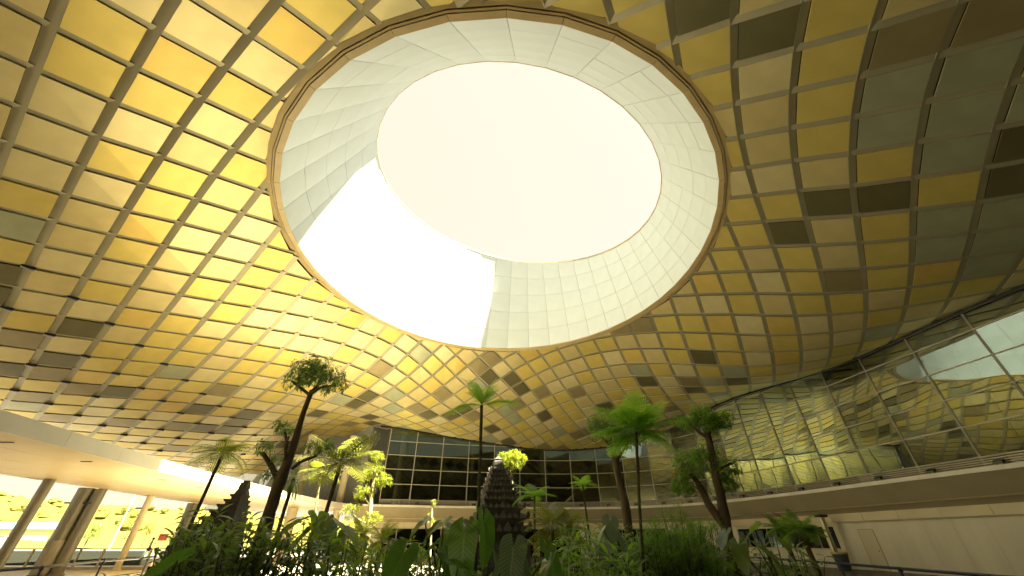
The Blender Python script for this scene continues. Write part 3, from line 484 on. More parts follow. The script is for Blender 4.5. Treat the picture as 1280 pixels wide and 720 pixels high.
(26,-12,[2834,2953,1074,2691,3039,1099,2551,3121,1115,2416,3203,1119,2285,3285,1113,2159,3369,1102,2036,3456,1090,1913,3547,1080,1787,3642,1071,1657,3743,1062,1521,3848,1053,1382,3957,1041,1242,4069,1026,1103,4182,1007,969,4294,985,840,4403,961,718,4510,936,600,4614,910,485,4715,883,368,4815,857,250,4914,833]),
(27,-11,[2792,3184,1087,2652,3269,1111,2515,3353,1123,2384,3437,1126,2257,3522,1121,2133,3609,1109,2009,3700,1094,1884,3795,1077,1754,3895,1060,1621,3999,1041,1483,4107,1021,1345,4218,1000,1207,4329,977,1073,4440,952,944,4549,926,821,4656,899,701,4759,870,583,4861,844,464,4961,819]),
(28,-11,[2898,3331,1051,2758,3419,1085,2621,3505,1106,2489,3591,1116,2361,3678,1114,2235,3767,1104,2110,3858,1087,1984,3953,1068,1855,4052,1045,1723,4155,1021,1587,4261,996,1450,4370,969,1314,4480,943,1181,4589,916,1052,4697,889,927,4802,863,805,4905,836]),
(29,-10,[2867,3569,1035,2731,3658,1063,2598,3747,1079,2468,3836,1083,2341,3926,1077,2215,4018,1062,2088,4114,1041,1959,4212,1017,1827,4314,990,1693,4418,962,1557,4525,934,1423,4632,907,1290,4739,880,1161,4845,854,1034,4949,827]),
(30,-9,[2841,3811,997,2708,3902,1017,2577,3993,1026,2449,4085,1024,2321,4179,1013,2193,4274,994,2063,4372,971,1931,4473,945,1798,4575,917,1664,4680,890,1531,4785,864,1399,4889,838,1269,4993,813]),
(31,-8,[2818,4056,946,2686,4149,955,2556,4242,954,2427,4337,945,2297,4433,930,2167,4531,910,2036,4630,887,1903,4732,862,1770,4834,838,1637,4937,814]),
(32,-7,[2793,4302,882,2662,4397,883,2532,4493,877,2401,4589,865,2270,4687,849,2139,4786,830,2007,4886,810,1874,4987,790])]
NODE = {}
for i_, j_, c_ in ROOF_NODES:
    for q in range(len(c_) // 3):
        NODE[(i_, j_ + q)] = Vector((c_[3 * q] / 100, c_[3 * q + 1] / 100, c_[3 * q + 2] / 100 + EYE))
RING_C = (-0.3, 18.0)
def fourier(c, a):
    return c[0] + c[1] * math.cos(a) + c[2] * math.sin(a) + c[3] * math.cos(2 * a) + c[4] * math.sin(2 * a) + c[5] * math.cos(3 * a) + c[6] * math.sin(3 * a)
def ring_r(a): return fourier([12.519, -0.311, 0.076, -0.571, -0.104, 0.104, -0.08], a)
def ring_z(a): return fourier([14.174, 0.138, -0.035, -0.11, -0.224, -0.015, 0.01], a) + EYE
def ring_ang(p): return math.atan2(p[1] - RING_C[1], p[0] - RING_C[0])
def ring_in(p, m=0.0):
    return math.hypot(p[0] - RING_C[0], p[1] - RING_C[1]) < ring_r(ring_ang(p)) + m

# lip line of the terminal, from behind the camera round to the far left end
LIP = [(28.6, -16), (27.2, -8), (25.4, 4), (24.0, 12), (22.9, 18.3), (21.9, 24), (20.9, 30.4), (19.2, 37.0), (17.2, 41.5), (13.8, 44.8), (9.5, 46.4),
       (4.3, 46.8), (-1, 46.0), (-6.5, 44.9), (-11, 43.6), (-15.2, 42.3)]
LIPS = [(p.x, p.y) for p in smooth_path([(x, y, 0) for x, y in LIP], 8)]
def path_resample(path, step, start=0.0):
    d = [0.0]
    for a, b in zip(path, path[1:]): d.append(d[-1] + math.hypot(b[0] - a[0], b[1] - a[1]))
    out, s = [], start
    while s <= d[-1] + 1e-6:
        k = max(q for q in range(len(d)) if d[q] <= s + 1e-9)
        k = min(k, len(path) - 2)
        f = (s - d[k]) / (d[k + 1] - d[k])
        out.append((path[k][0] + (path[k + 1][0] - path[k][0]) * f, path[k][1] + (path[k + 1][1] - path[k][1]) * f))
        s += step
    return out
def path_offset(path, o):          # positive = away from the court
    out = []
    for k, p in enumerate(path):
        a, b = path[max(k - 1, 0)], path[min(k + 1, len(path) - 1)]
        dx, dy = b[0] - a[0], b[1] - a[1]
        L = math.hypot(dx, dy)
        out.append((p[0] + dy / L * o, p[1] - dx / L * o))
    return out
GLASS = path_offset(LIPS, 0.75)
COURT = path_offset(LIPS, 2.0) + [(-15.5, 46), (-36.5, 52), (-36.5, -22), (28, -22)]
def in_poly(p, poly):
    c = False
    for (x0, y0), (x1, y1) in zip(poly, poly[1:] + poly[:1]):
        if (y0 > p[1]) != (y1 > p[1]) and p[0] < (x1 - x0) * (p[1] - y0) / (y1 - y0) + x0: c = not c
    return c

dome = thing('dome_ceiling', 'vast flared dome ceiling of gold, beige and dark square metal panels between grey ribs', 'ceiling', (0, 0, 0))
GI, GJ = 0.082, 0.072            # joint half widths as a share of a bay
def clip_ring(poly):
    c = sum((Vector(p) for p in poly), Vector()) / len(poly)
    a = ring_ang(c)
    u = Vector((math.cos(a), math.sin(a), 0))
    lim = min(ring_r(a + d) * math.cos(d) for d in (-.06, 0, .06)) + 0.30
    ctr = Vector((RING_C[0], RING_C[1], 0))
    out = []
    for k in range(len(poly)):
        p, q = Vector(poly[k]), Vector(poly[(k + 1) % len(poly)])
        dp, dq = (p - ctr).dot(u) - lim, (q - ctr).dot(u) - lim
        if dp >= 0: out.append(p)
        if dp * dq < 0: out.append(p + (q - p) * (dp / (dp - dq)))
    return out
def cell_pts(i, j):
    try: return NODE[(i, j)], NODE[(i + 1, j)], NODE[(i + 1, j + 1)], NODE[(i, j + 1)]
    except KeyError: return None
def bil(c, u, v):
    return c[0] * (1 - u) * (1 - v) + c[1] * u * (1 - v) + c[2] * u * v + c[3] * (1 - u) * v

DARK_CELLS = {(12, -11): 'D', (12, -12): 'D', (13, -10): 'D', (11, -14): 'D', (12, -14): 'D', (6, -9): 'D', (7, -10): 'D', (8, -13): 'B', (19, -6): 'D', (21, -3): 'D', (22, -5): 'D', (23, -6): 'D', (21, -7): 'D', (17, -4): 'B', (17, -3): 'B', (19, 4): 'D', (22, 4): 'D', (23, 0): 'D', (25, -3): 'B', (27, -3): 'D', (13, 12): 'D', (12, 14): 'D', (9, 15): 'D', (17, 5): 'D', (18, 4): 'D', (18, 8): 'D', (17, 10): 'D', (16, 8): 'B', (12, 9): 'B', (8, 7): 'T', (16, 6): 'T', (16, 10): 'B', (15, 5): 'T', (2, 10): 'D', (2, 12): 'D', (4, 14): 'D', (1, 13): 'D', (1, 11): 'B', (7, 15): 'D', (7, 13): 'B', (2, 13): 'B', (3, 14): 'B', (3, 17): 'B', (5, 17): 'B', (2, 15): 'B', (0, 8): 'D', (0, 9): 'D', (8, 17): 'D', (9, 17): 'D', (11, -13): 'E', (13, -13): 'E', (14, -13): 'E', (13, -14): 'E', (14, -14): 'E', (15, -14): 'E', (9, -12): 'E', (10, -12): 'E', (9, -13): 'E', (10, -13): 'E', (10, -14): 'E', (8, -11): 'G', (7, -11): 'G', (8, -12): 'B', (9, -11): 'G', (10, -11): 'G', (11, -11): 'T', (8, -10): 'S', (7, -9): 'G', (8, -9): 'G', (11, -10): 'S', (12, -9): 'G', (13, -11): 'T', (13, -12): 'G', (11, -12): 'G', (12, -13): 'G', (15, -12): 'G', (14, -10): 'G', (14, -11): 'T', (15, -11): 'B', (0, 1): 'G', (-1, 1): 'T', (0, 2): 'S', (0, 3): 'S', (1, -1): 'S', (0, 0): 'G', (1, 1): 'G', (2, 4): 'G', (2, 3): 'G', (0, 4): 'S', (1, 2): 'S', (1, 3): 'G', (2, 2): 'T', (3, 2): 'O', (3, 1): 'T', (1, 4): 'S', (1, 5): 'T', (1, 7): 'S', (1, 6): 'T', (0, 7): 'G', (0, 6): 'E', (1, 8): 'T', (3, 8): 'T', (2, 9): 'S', (1, 9): 'S', (1, 10): 'G', (2, 11): 'S', (5, 6): 'O', (7, 5): 'G', (8, 6): 'G', (7, 7): 'S', (7, 9): 'S', (9, 7): 'O', (10, 7): 'S', (11, 7): 'G', (12, 8): 'S', (15, 8): 'O', (14, 9): 'G', (15, 4): 'T', (17, 4): 'S', (16, 3): 'T', (15, 6): 'O', (17, 2): 'O', (18, 3): 'O', (18, 0): 'T'}
PAL = [(M_GOLD, .36), (M_ORANGE, .09), (M_TAN, .24), (M_SAND, .17), (M_SAGE, .06), (M_BROWN, .05), (M_DARK, .03)]
cells = []
prng = random.Random(21)
deck = MB()
for (i, j) in sorted(NODE):
    c = cell_pts(i, j)
    if c is None: continue
    ctr = (c[0] + c[1] + c[2] + c[3]) / 4
    r = prng.random()
    m = PAL[-1][0]
    for mm, w in PAL:
        if r < w: m = mm; break
        r -= w
    key = DARK_CELLS.get((i, j))
    if key: m = {'D': M_DARK, 'G': M_GOLD, 'O': M_ORANGE, 'T': M_TAN, 'S': M_SAND, 'E': M_SAGE, 'B': M_BROWN}[key]
    elif m in (M_DARK, M_SAGE, M_BROWN) and (ctr.x < 8 and ctr.y < 30 and ctr.x > -22): m = (M_TAN, M_GOLD, M_SAND)[(i * 7 + j * 3) % 3]
    elif m is M_DARK and ctr.x > -8 and ctr.y < 40: m = M_TAN
    if not in_poly(ctr, COURT): continue
    full = [bil(c, 0, 0), bil(c, 1, 0), bil(c, 1, 1), bil(c, 0, 1)]
    dk = full
    if any(ring_in(p, 0.3) for p in full): dk = clip_ring(full)
    if len(dk) >= 3:
        up = Vector((0, 0, 0.22))
        b = [p + up for p in dk]
        deck.add(b + [p + Vector((0, 0, .25)) for p in b], [tuple(range(len(b))), tuple(range(2 * len(b) - 1, len(b) - 1, -1))])
    q = [bil(c, GI, GJ), bil(c, 1 - GI, GJ), bil(c, 1 - GI, 1 - GJ), bil(c, GI, 1 - GJ)]
    if any(ring_in(p, 0.3) for p in q): q = clip_ring(q)
    if len(q) < 3: continue
    area = 0.0
    for k in range(1, len(q) - 1): area += ((q[k] - q[0]).cross(q[k + 1] - q[0])).length / 2
    if area < 0.06: continue
    n = ((c[2] - c[0]).cross(c[3] - c[1])).normalized()
    if n.z > 0: n = -n
    e = Vector((0, 0, EYE))
    ctr = sum(q, Vector()) / len(q)
    d = ctr - e
    sa = area * abs(n.dot(d.normalized())) / d.length_squared
    depth = d.y * math.cos(TILT) + d.z * math.sin(TILT)
    vis = depth > 0 and abs(d.x / depth) < 1.42 and abs((-d.y * math.sin(TILT) + d.z * math.cos(TILT)) / depth) < 0.83
    cells.append((sa if vis else 0.0, q, n, m, ctr))
tag(deck.build('roof_deck', M_DECK, dome))
cells.sort(key=lambda t: -t[0])
def panel_geo(mb, q, n, o, mi=0):
    b = [p - o + n * prng.uniform(-.009, .009) for p in q]
    t = [p - n * 0.06 for p in b]
    k = len(b)
    # slightly eased edge, so the rim catches the light
    cc = sum(b, Vector()) / k
    s = [p + (cc - p).normalized() * 0.012 + n * 0.006 for p in b]
    fs = [tuple(range(k))] + [(a, (a + 1) % k, k + (a + 1) % k, k + a) for a in range(k)] + [(k + a, k + (a + 1) % k, 2 * k + (a + 1) % k, 2 * k + a) for a in range(k)]
    mb.add(s + b + t, fs, mi)
for sa, q, n, m, ctr in cells[:300]:
    mb = MB()
    panel_geo(mb, q, n, ctr)
    mb.build('ceiling_panel', m, dome, loc=ctr)
mats = [p[0] for p in PAL]
mb = MB()
for sa, q, n, m, ctr in cells[300:]:
    panel_geo(mb, q, n, Vector(), mats.index(m))
tag(mb.build('small_ceiling_panel', mats, dome), kind='stuff')

def rib_runs(keys, w, dz, name):
    """one rib per run of nodes outside the skylight"""
    runs, cur = [], []
    for a, b in zip(keys, keys[1:]):
        p, q = NODE[a], NODE[b]
        ip, iq = ring_in(p, .2), ring_in(q, .2)
        mid = (p + q) / 2
        if (ip and iq) or not in_poly(mid, COURT):
            if cur: runs.append(cur); cur = []
            continue
        if ip or iq:
            lo, hi = 0.0, 1.0
            for _ in range(20):
                t = (lo + hi) / 2
                if ring_in(p + (q - p) * t, .2) == ip: lo = t
                else: hi = t
            x = p + (q - p) * lo
            if ip: cur = [x, q]
            else:
                cur = (cur or [p]) + [x]
                runs.append(cur); cur = []
            continue
        if not cur: cur = [p]
        cur.append(q)
    if cur: runs.append(cur)
    for run in runs:
        mb = MB()
        L, R_ = [], []
        for k, p in enumerate(run):
            d = (run[min(k + 1, len(run) - 1)] - run[max(k - 1, 0)]).normalized()
            s = d.cross(Vector((0, 0, 1))).normalized()
            L.append(p + s * w + Vector((0, 0, dz))); R_.append(p - s * w + Vector((0, 0, dz)))
        n = len(run)
        up = Vector((0, 0, .07))
        vs = L + R_ + [p + up for p in L] + [p + up for p in R_]
        fs = []
        for k in range(n - 1):
            fs += [(k, k + 1, n + k + 1, n + k), (k, 2 * n + k, 2 * n + k + 1, k + 1), (n + k, n + k + 1, 3 * n + k + 1, 3 * n + k)]
        mb.add(vs, fs)
        mb.build(name, M_RIB, dome)
I_ALL = sorted({k[0] for k in NODE}); J_ALL = sorted({k[1] for k in NODE})
def contiguous(keys):
    out, cur = [], []
    for k in keys:
        if k in NODE: cur.append(k)
        elif cur: out.append(cur); cur = []
    if cur: out.append(cur)
    return out
for i in I_ALL:
    for ks in contiguous([(i, j) for j in range(J_ALL[0], J_ALL[-1] + 1)]):
        if len(ks) > 1: rib_runs(ks, 0.137, 0.022, 'grid_rib')
for j in J_ALL:
    for ks in contiguous([(i, j) for i in range(I_ALL[0], I_ALL[-1] + 1)]):
        if len(ks) > 1: rib_runs(ks, 0.114, 0.034, 'cross_rib')

# black boxes at every other rib crossing low on the left of the dome
mb = MB().box((-.21, -.10, -.10), (.21, .10, .02)); mb.box((-.16, -.07, -.115), (.16, .07, -.1002))
box_me = mb.mesh('light_box', M_BLACK)
ORD = ['first', 'second', 'third', 'fourth', 'fifth', 'sixth', 'seventh', 'eighth', 'ninth', 'tenth', 'eleventh', 'twelfth', 'thirteenth', 'fourteenth']
for i in range(1, 13):
    q = 0
    for j in range(8, 22):
        if (j - i) % 2 == 1 and j - i >= 7 and (i, j) in NODE:
            p = NODE[(i, j)]
            if (i > 8 and j - i > 9) or j - i > 13: continue
            d = NODE[(i, j)] - NODE[(i - 1, j)]
            o = link('ceiling_light_box', box_me, None, p + Vector((0, 0, .02)))
            o.rotation_euler = (0, 0, math.atan2(d.y, d.x))
            tag(o, 'black light box, %s from the top on the %s slanting dome rib from the left' % (ORD[q], ORD[i - 1]), 'light', 'black light boxes on the dome ribs')
            q += 1

# ------------------------------------------------------------------ skylight: ring and white conical shaft up to the tilted opening
shaft = thing('skylight_shaft', 'white panelled conical skylight shaft open to the sky, ringed by tan trim', 'skylight', (RING_C[0], RING_C[1], 14.2 + EYE))
SO = Vector(shaft.location)
NF = 42
def ring_pt(a, dr=0.0, dz=0.0):
    r = ring_r(a) + dr
    return Vector((RING_C[0] + r * math.cos(a), RING_C[1] + r * math.sin(a), ring_z(a) + dz))
TOP_C, TOP_R = (0.09, 18.35), 9.49
def top_pt(a, dr=0.0):
    x, y = TOP_C[0] + (TOP_R + dr) * math.cos(a), TOP_C[1] + (TOP_R + dr) * math.sin(a)
    return Vector((x, y, 20 - .2 * (x - .8) + .15 * (y - 17.5) + EYE))
AN = [2 * PI * k / NF - PI / 2 + .01 for k in range(NF + 1)]
ROWS = 5
for k in range(NF):
    a0, a1 = AN[k], AN[k + 1]
    b0, b1 = ring_pt(a0, -.27, -.02), ring_pt(a1, -.27, -.02)
    t0, t1 = top_pt(a0), top_pt(a1)
    n = (b1 - b0).cross(t0 - b0).normalized()
    for r in range(ROWS):
        f0, f1 = r / ROWS, (r + 1) / ROWS
        c = [b0.lerp(t0, f0), b1.lerp(t1, f0), b1.lerp(t1, f1), b0.lerp(t0, f1)]
        q = [bil(c, .004, .005), bil(c, .996, .005), bil(c, .996, .995), bil(c, .004, .995)]
        ctr = sum(q, Vector()) / 4
        off = n * random.uniform(-.004, .004)
        out_ = Vector((math.cos((a0 + a1) / 2), math.sin((a0 + a1) / 2), 0))
        nn = n if n.dot(out_) > 0 else -n
        mb = MB()
        b = [p - ctr + off for p in q]
        s = [p * 0.994 - nn * .004 for p in b]
        t = [p + nn * .04 for p in b]
        mb.add(s + b + t, [(0, 1, 2, 3)] + [(x, (x + 1) % 4, 4 + (x + 1) % 4, 4 + x) for x in range(4)] + [(4 + x, 4 + (x + 1) % 4, 8 + (x + 1) % 4, 8 + x) for x in range(4)])
        mb.build('shaft_panel', M_WHITE, shaft, loc=ctr - SO)
# backing cone behind the joints, coping at the opening
mb = MB()
vs, fs = [], []
for k in range(NF):
    a = AN[k]
    vs += [ring_pt(a, -.16, .0) - SO, top_pt(a, .10) - SO, top_pt(a, .42) - SO, ring_pt(a, .35, .0) - SO]
for k in range(NF):
    a, b = 4 * k, 4 * ((k + 1) % NF)
    for q in range(4): fs.append((a + q, a + (q + 1) % 4, b + (q + 1) % 4, b + q))
mb.add(vs, fs)
mb.build('shaft_backing', M_BACK, shaft)
mb = MB()
for k in range(NF):
    mb.bar(top_pt(AN[k], .02) - SO + Vector((0, 0, .05)), top_pt(AN[k + 1], .02) - SO + Vector((0, 0, .05)), .10, .12)
mb.build('opening_coping', M_RING, shaft)
# ring: sloping tan fascia segments, then two rolled trims and a groove
for k in range(NF):
    a0, a1 = AN[k], AN[k + 1] - .0016
    mb = MB()
    pr = [(-.28, -.06), (-.04, -.11), (-.04, .02), (-.26, .06)]
    p0 = [ring_pt(a0, r, z) - SO for r, z in pr]
    p1 = [ring_pt(a1, r, z) - SO for r, z in pr]
    mb.add(p0 + p1, [(0, 1, 5, 4), (1, 2, 6, 5), (2, 3, 7, 6), (3, 0, 4, 7), (3, 2, 1, 0), (4, 5, 6, 7)])
    mb.build('ring_fascia', M_RING, shaft)
def ring_trim(name, r0, r1, z0, z1, m):
    mb = MB()
    vs, fs = [], []
    for k in range(NF):
        vs += [ring_pt(AN[k], r, z) - SO for r, z in ((r0, z0), (r1, z0), (r1, z1), (r0, z1))]
    for k in range(NF):
        a, b = 4 * k, 4 * ((k + 1) % NF)
        for q in range(4): fs.append((a + q, a + (q + 1) % 4, b + (q + 1) % 4, b + q))
    mb.add(vs, fs)
    mb.build(name, m, shaft)
ring_trim('ring_groove', -.04, .27, .0, .12, M_RINGD)
ring_trim('ring_trim', -.005, .06, -.10, .01, M_RING)
ring_trim('ring_trim', .10, .30, -.07, .02, M_RING)

# ------------------------------------------------------------------ terminal building round the court
term = thing('terminal_building', 'long curved glass walled terminal with cream ledge and recessed ground floor', 'building', (0, 0, 0))
ZL = [5.0, 6.42, 7.82, 9.22, 10.62, 12.02, 13.4]
STEP = 2.95
nodes_g = path_resample(GLASS, STEP, 1.2)
nrm = []
for k, p in enumerate(nodes_g):
    a, b = nodes_g[max(k - 1, 0)], nodes_g[min(k + 1, len(nodes_g) - 1)]
    L = math.hypot(b[0] - a[0], b[1] - a[1])
    nrm.append(Vector(((b[1] - a[1]) / L, -(b[0] - a[0]) / L, 0)))       # away from court
for k in range(len(nodes_g) - 1):
    a, b = Vector((*nodes_g[k], 0)), Vector((*nodes_g[k + 1], 0))
    d = (b - a).normalized()
    nn = Vector((d.y, -d.x, 0))
    for r in range(len(ZL) - 1):
        z0, z1 = ZL[r] + .03, ZL[r + 1] - .03
        ctr = (a + b) / 2 + Vector((0, 0, (z0 + z1) / 2))
        h, w = (z1 - z0) / 2, (b - a).length / 2 - .04
        # each pane sits a hair out of true, as real glazing does
        tl = Matrix.Rotation(random.gauss(0, .004), 3, d) @ Matrix.Rotation(random.gauss(0, .004), 3, 'Z')
        vs = [tl @ (d * sx * w + Vector((0, 0, sz * h))) for sx, sz in ((-1, -1), (1, -1), (1, 1), (-1, 1))]
        vs += [v + nn * .014 for v in vs]
        mb = MB().add(vs, [(0, 1, 2, 3), (7, 6, 5, 4), (0, 4, 5, 1), (1, 5, 6, 2), (2, 6, 7, 3), (3, 7, 4, 0)])
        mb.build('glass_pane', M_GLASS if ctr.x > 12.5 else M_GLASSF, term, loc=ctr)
for k, p in enumerate(nodes_g):
    q = Vector((*p, 0))
    dd = Vector((-nrm[k].y, nrm[k].x, 0))
    mb = MB()
    for sgn in (-1, 1):
        mb.bar(q + dd * .032 * sgn + Vector((0, 0, 4.5)) - nrm[k] * .02, q + dd * .032 * sgn + Vector((0, 0, 13.4)) - nrm[k] * .02, .022, .05, up=nrm[k])
    mb.bar(q + Vector((0, 0, 4.5)) + nrm[k] * .02, q + Vector((0, 0, 13.4)) + nrm[k] * .02, .042, .03, up=nrm[k])
    mb.build('mullion', M_ALU, term)
for z in ZL:
    mb = MB()
    for k in range(len(nodes_g) - 1):
        a, b = Vector((*nodes_g[k], z)) - nrm[k] * .0, Vector((*nodes_g[k + 1], z)) - nrm[k + 1] * .0
        mb.bar(a, b, .11, .055)
    mb.build('transom', M_ALU, term)
for z in (4.58, 4.68, 4.78, 4.88):
    mb = MB()
    for k in range(len(nodes_g) - 1):
        mb.bar(Vector((*nodes_g[k], z)) - nrm[k] * .1, Vector((*nodes_g[k + 1], z)) - nrm[k + 1] * .1, .10, .045)
    mb.build('louvre', M_LOUVRE, term)
def ribbon(name, profile, m, closed=True, path=LIPS, parent=term, smooth=False):
    """extrude a profile (offset from court edge, z) along the lip line"""
    paths = [path_offset(path, o) for o, z in profile]
    mb = MB()
    n = len(profile)
    vs = [(paths[q][k][0], paths[q][k][1], profile[q][1]) for k in range(len(path)) for q in range(n)]
    fs = [(k * n + q, k * n + (q + 1) % n, (k + 1) * n + (q + 1) % n, (k + 1) * n + q) for k in range(len(path) - 1) for q in range(n if closed else n - 1)]
    if closed: fs += [tuple(range(n)), tuple((len(path) - 1) * n + q for q in range(n - 1, -1, -1))]
    mb.add(vs, fs)
    return mb.build(name, m, parent, smooth)
ribbon('fascia', [(.02, 4.29), (.75, 3.42), (.80, 3.42), (2.4, 4.28)], M_FASCIA)
ribbon('fascia_trim', [(.70, 3.40), (.78, 3.33), (.98, 3.33), (.98, 3.40)], M_CREAM)
ribbon('lower_fascia', [(.95, 3.325), (1.15, 3.06), (1.3, 3.06), (1.3, 3.325)], M_FASCIA)
ribbon('floor_slab', [(.06, 4.32), (9.0, 4.32), (9.0, 4.47), (.06, 4.47)], M_INTF)
ribbon('upper_wall', [(7.5, 4.48), (7.8, 4.48), (7.8, 13.4), (7.5, 13.4)], M_INT)
ribbon('parapet', [(.70, 13.42), (8.2, 13.42), (8.2, 13.7), (.70, 13.7)], M_INT)
# ledge capping stones and bulkhead panels, one by one
lip_n = path_resample(LIPS, 1.85, 0.4)
for k in range(len(lip_n) - 1):
    a, b = Vector((*lip_n[k], 0)), Vector((*lip_n[k + 1], 0))
    d = (b - a).normalized()
    nn = Vector((d.y, -d.x, 0))
    ctr = (a + b) / 2 + Vector((0, 0, 4.40))
    w = (b - a).length / 2 - .008
    vs = [d * sx * w + nn * sy + Vector((0, 0, sz)) for sz in (-.10, .10) for sx, sy in ((-1, -.02), (1, -.02), (1, .66), (-1, .66))]
    MB().add(vs, [(0, 3, 2, 1), (4, 5, 6, 7), (0, 1, 5, 4), (1, 2, 6, 5), (2, 3, 7, 6), (3, 0, 4, 7)]).build('ledge_coping', M_EDGE, term, loc=ctr)
bul = path_resample(path_offset(LIPS, 1.16), 2.3, 0.9)
for k in range(len(bul) - 1):
    a, b = Vector((*bul[k], 0)), Vector((*bul[k + 1], 0))
    d = (b - a).normalized()
    nn = Vector((d.y, -d.x, 0))
    ctr = (a + b) / 2 + Vector((0, 0, 2.82))
    w = (b - a).length / 2 - .012
    vs = [d * sx * w + nn * sy + Vector((0, 0, sz)) for sz in (-.235, .235) for sx, sy in ((-1, 0), (1, 0), (1, .12), (-1, .12))]
    MB().add(vs, [(0, 3, 2, 1), (4, 5, 6, 7), (0, 1, 5, 4), (1, 2, 6, 5), (2, 3, 7, 6), (3, 0, 4, 7)]).build('bulkhead_panel', M_CREAM, term, loc=ctr)
# dark gasket where the dome ceiling meets the glass
def roof_z(x, y):
    near = sorted(NODE.values(), key=lambda p: (p.x - x) ** 2 + (p.y - y) ** 2)[:6]
    w = [1 / (((p.x - x) ** 2 + (p.y - y) ** 2) + .3) for p in near]
    return sum(p.z * q for p, q in zip(near, w)) / sum(w)
mb = MB()
gk = [Vector((p[0], p[1], roof_z(*p))) for p in path_resample(path_offset(LIPS, 0.60), 1.2, 0.0)]
gz = [sum(gk[max(0, min(len(gk) - 1, k + q))].z for q in (-2, -1, 0, 1, 2)) / 5 for k in range(len(gk))]
for k in range(len(gk) - 1):
    mb.bar((gk[k].x, gk[k].y, gz[k]), (gk[k + 1].x, gk[k + 1].y, gz[k + 1]), .16, .26)
mb.build('ceiling_gasket', M_BLACK, term)
# recessed ground floor: cream wall on the right up to the window, then windows and doors along the far side
GF = path_offset(LIPS, 1.32)
gfn = path_resample(GF, 1.475, 0.0)
def gf_bay(k):
    a, b = Vector((*gfn[k], 0)), Vector((*gfn[k + 1], 0))
    d = (b - a).normalized()
    return a, b, d, Vector((d.y, -d.x, 0))
def slab(a, b, nn, z0, z1, th, off=0.0):
    vs = [p + nn * o + Vector((0, 0, z)) for z in (z0, z1) for p, o in ((a, off), (b, off), (b, off + th), (a, off + th))]
    return MB().add(vs, [(0, 3, 2, 1), (4, 5, 6, 7), (0, 1, 5, 4), (1, 2, 6, 5), (2, 3, 7, 6), (3, 0, 4, 7)])
for k in range(len(gfn) - 1):
    a, b, d, nn = gf_bay(k)
    mid = (a + b) / 2
    win = mid.y > 31.5 and (mid.x > 15) and mid.y < 39.5
    far = mid.x <= 15 and mid.y > 31
    if win:
        slab(a + d * .004, b - d * .004, nn, 0, 1.05, .2).build('wall_panel', M_CREAMW, term)
        slab(a + d * .004, b - d * .004, nn, 2.35, 2.58, .2).build('wall_panel', M_CREAMW, term)
        slab(a + d * .04, b - d * .04, nn, 1.09, 2.33, .02, .1).build('window', M_GLASSD, term)
        slab(a, b, nn, 1.05, 1.09, .34, -.09).build('window_sill', M_CREAM, term)
        slab(b - d * .03, b + d * .03, nn, 1.09, 2.35, .1, .05).build('window_post', M_ALU, term)
    elif far:
        g = int((mid.x + 40) / 2.95)
        if g % 4 == 0:
            slab(a + d * .004, b - d * .004, nn, 0, 2.58, .2).build('wall_panel', M_CREAMW, term)
        else:
            slab(a + d * .04, b - d * .04, nn, .06, 1.28, .02, .1).build('door_glass', M_GLASSD, term)
            slab(a + d * .04, b - d * .04, nn, 1.32, 2.5, .02, .1).build('door_glass', M_GLASSD, term)
            mb = slab(a - d * .03, a + d * .03, nn, 0, 2.58, .1, .05)
            s = slab(a + d * .03, b - d * .03, nn, 2.5, 2.58, .1, .05); mb.add(s.v, s.f)
            s = slab(a + d * .03, b - d * .03, nn, 1.28, 1.32, .1, .05); mb.add(s.v, s.f)
            mb.build('door_frame', M_ALU, term)
    else:
        slab(a + d * .004, b - d * .004, nn, 0, 2.58, .2).build('wall_panel', M_CREAMW, term)
ribbon('ground_floor_back', [(7.2, 0), (7.5, 0), (7.5, 4.31), (7.2, 4.31)], M_INT)
ribbon('ground_floor_ceiling', [(1.55, 3.0), (7.2, 3.0), (7.2, 3.06), (1.55, 3.06)], M_INTF)
# door leaf outlined in the right hand wall, with its frame and knob
best = min(range(len(gfn) - 1), key=lambda k: abs(gfn[k][1] - 27.6) + (0 if gfn[k][0] > 10 else 99))
a, b, d, nn = gf_bay(best)
dl = slab(a + d * .2, a + d * 1.18, nn, .02, 2.12, .03, -.025).build('service_door', M_DOOR, term)
fr = slab(a + d * .16, a + d * .195, nn, 0, 2.16, .03, -.03)
for s in (slab(a + d * 1.185, a + d * 1.22, nn, 0, 2.16, .03, -.03), slab(a + d * .195, a + d * 1.185, nn, 2.125, 2.16, .03, -.03)): fr.add(s.v, s.f)
fr.build('door_frame', M_FASCIA, term)
kn = MB().lathe([(.0, -.03), (.03, -.02), (.03, .02), (.0, .03)], 8)
kn.build('door_handle', M_BLACK, dl, loc=a + d * .30 - nn * .06 + Vector((0, 0, 1.02)))
# dark banded wall closing the court beyond the left end of the glass
gw0, gw1 = Vector((-15.6, 44.6, 0)), Vector((-37.0, 53.0, 0))
gd = (gw1 - gw0).normalized()
for k in range(14):
    z0 = 4.48 + .62 * k
    slab(gw0, gw1, Vector((gd.y, -gd.x, 0)) * -1, z0, z0 + .58, .12, .05 * (k % 2)).build('wall_band', M_INTW, term)
slab(gw0, gw1, Vector((gd.y, -gd.x, 0)) * -1, 4.4, 13.4, .1, .25).build('wing_wall', M_INT, term)
# indoor round columns behind the glass
inn = path_resample(path_offset(LIPS, 3.4), 8.4, 3.0)
for p in inn:
    MB().lathe([(.42, 4.48), (.42, 13.35)], 20, (p[0], p[1], 0)).build('indoor_column', M_COLP, term, smooth=False)
# building behind the camera closes the court
mb = MB().box((-14, -24, 0), (34, -23.6, 16))
tag(mb.build('rear_building', M_INT), 'plain dark wall of the building behind the viewer', 'building')

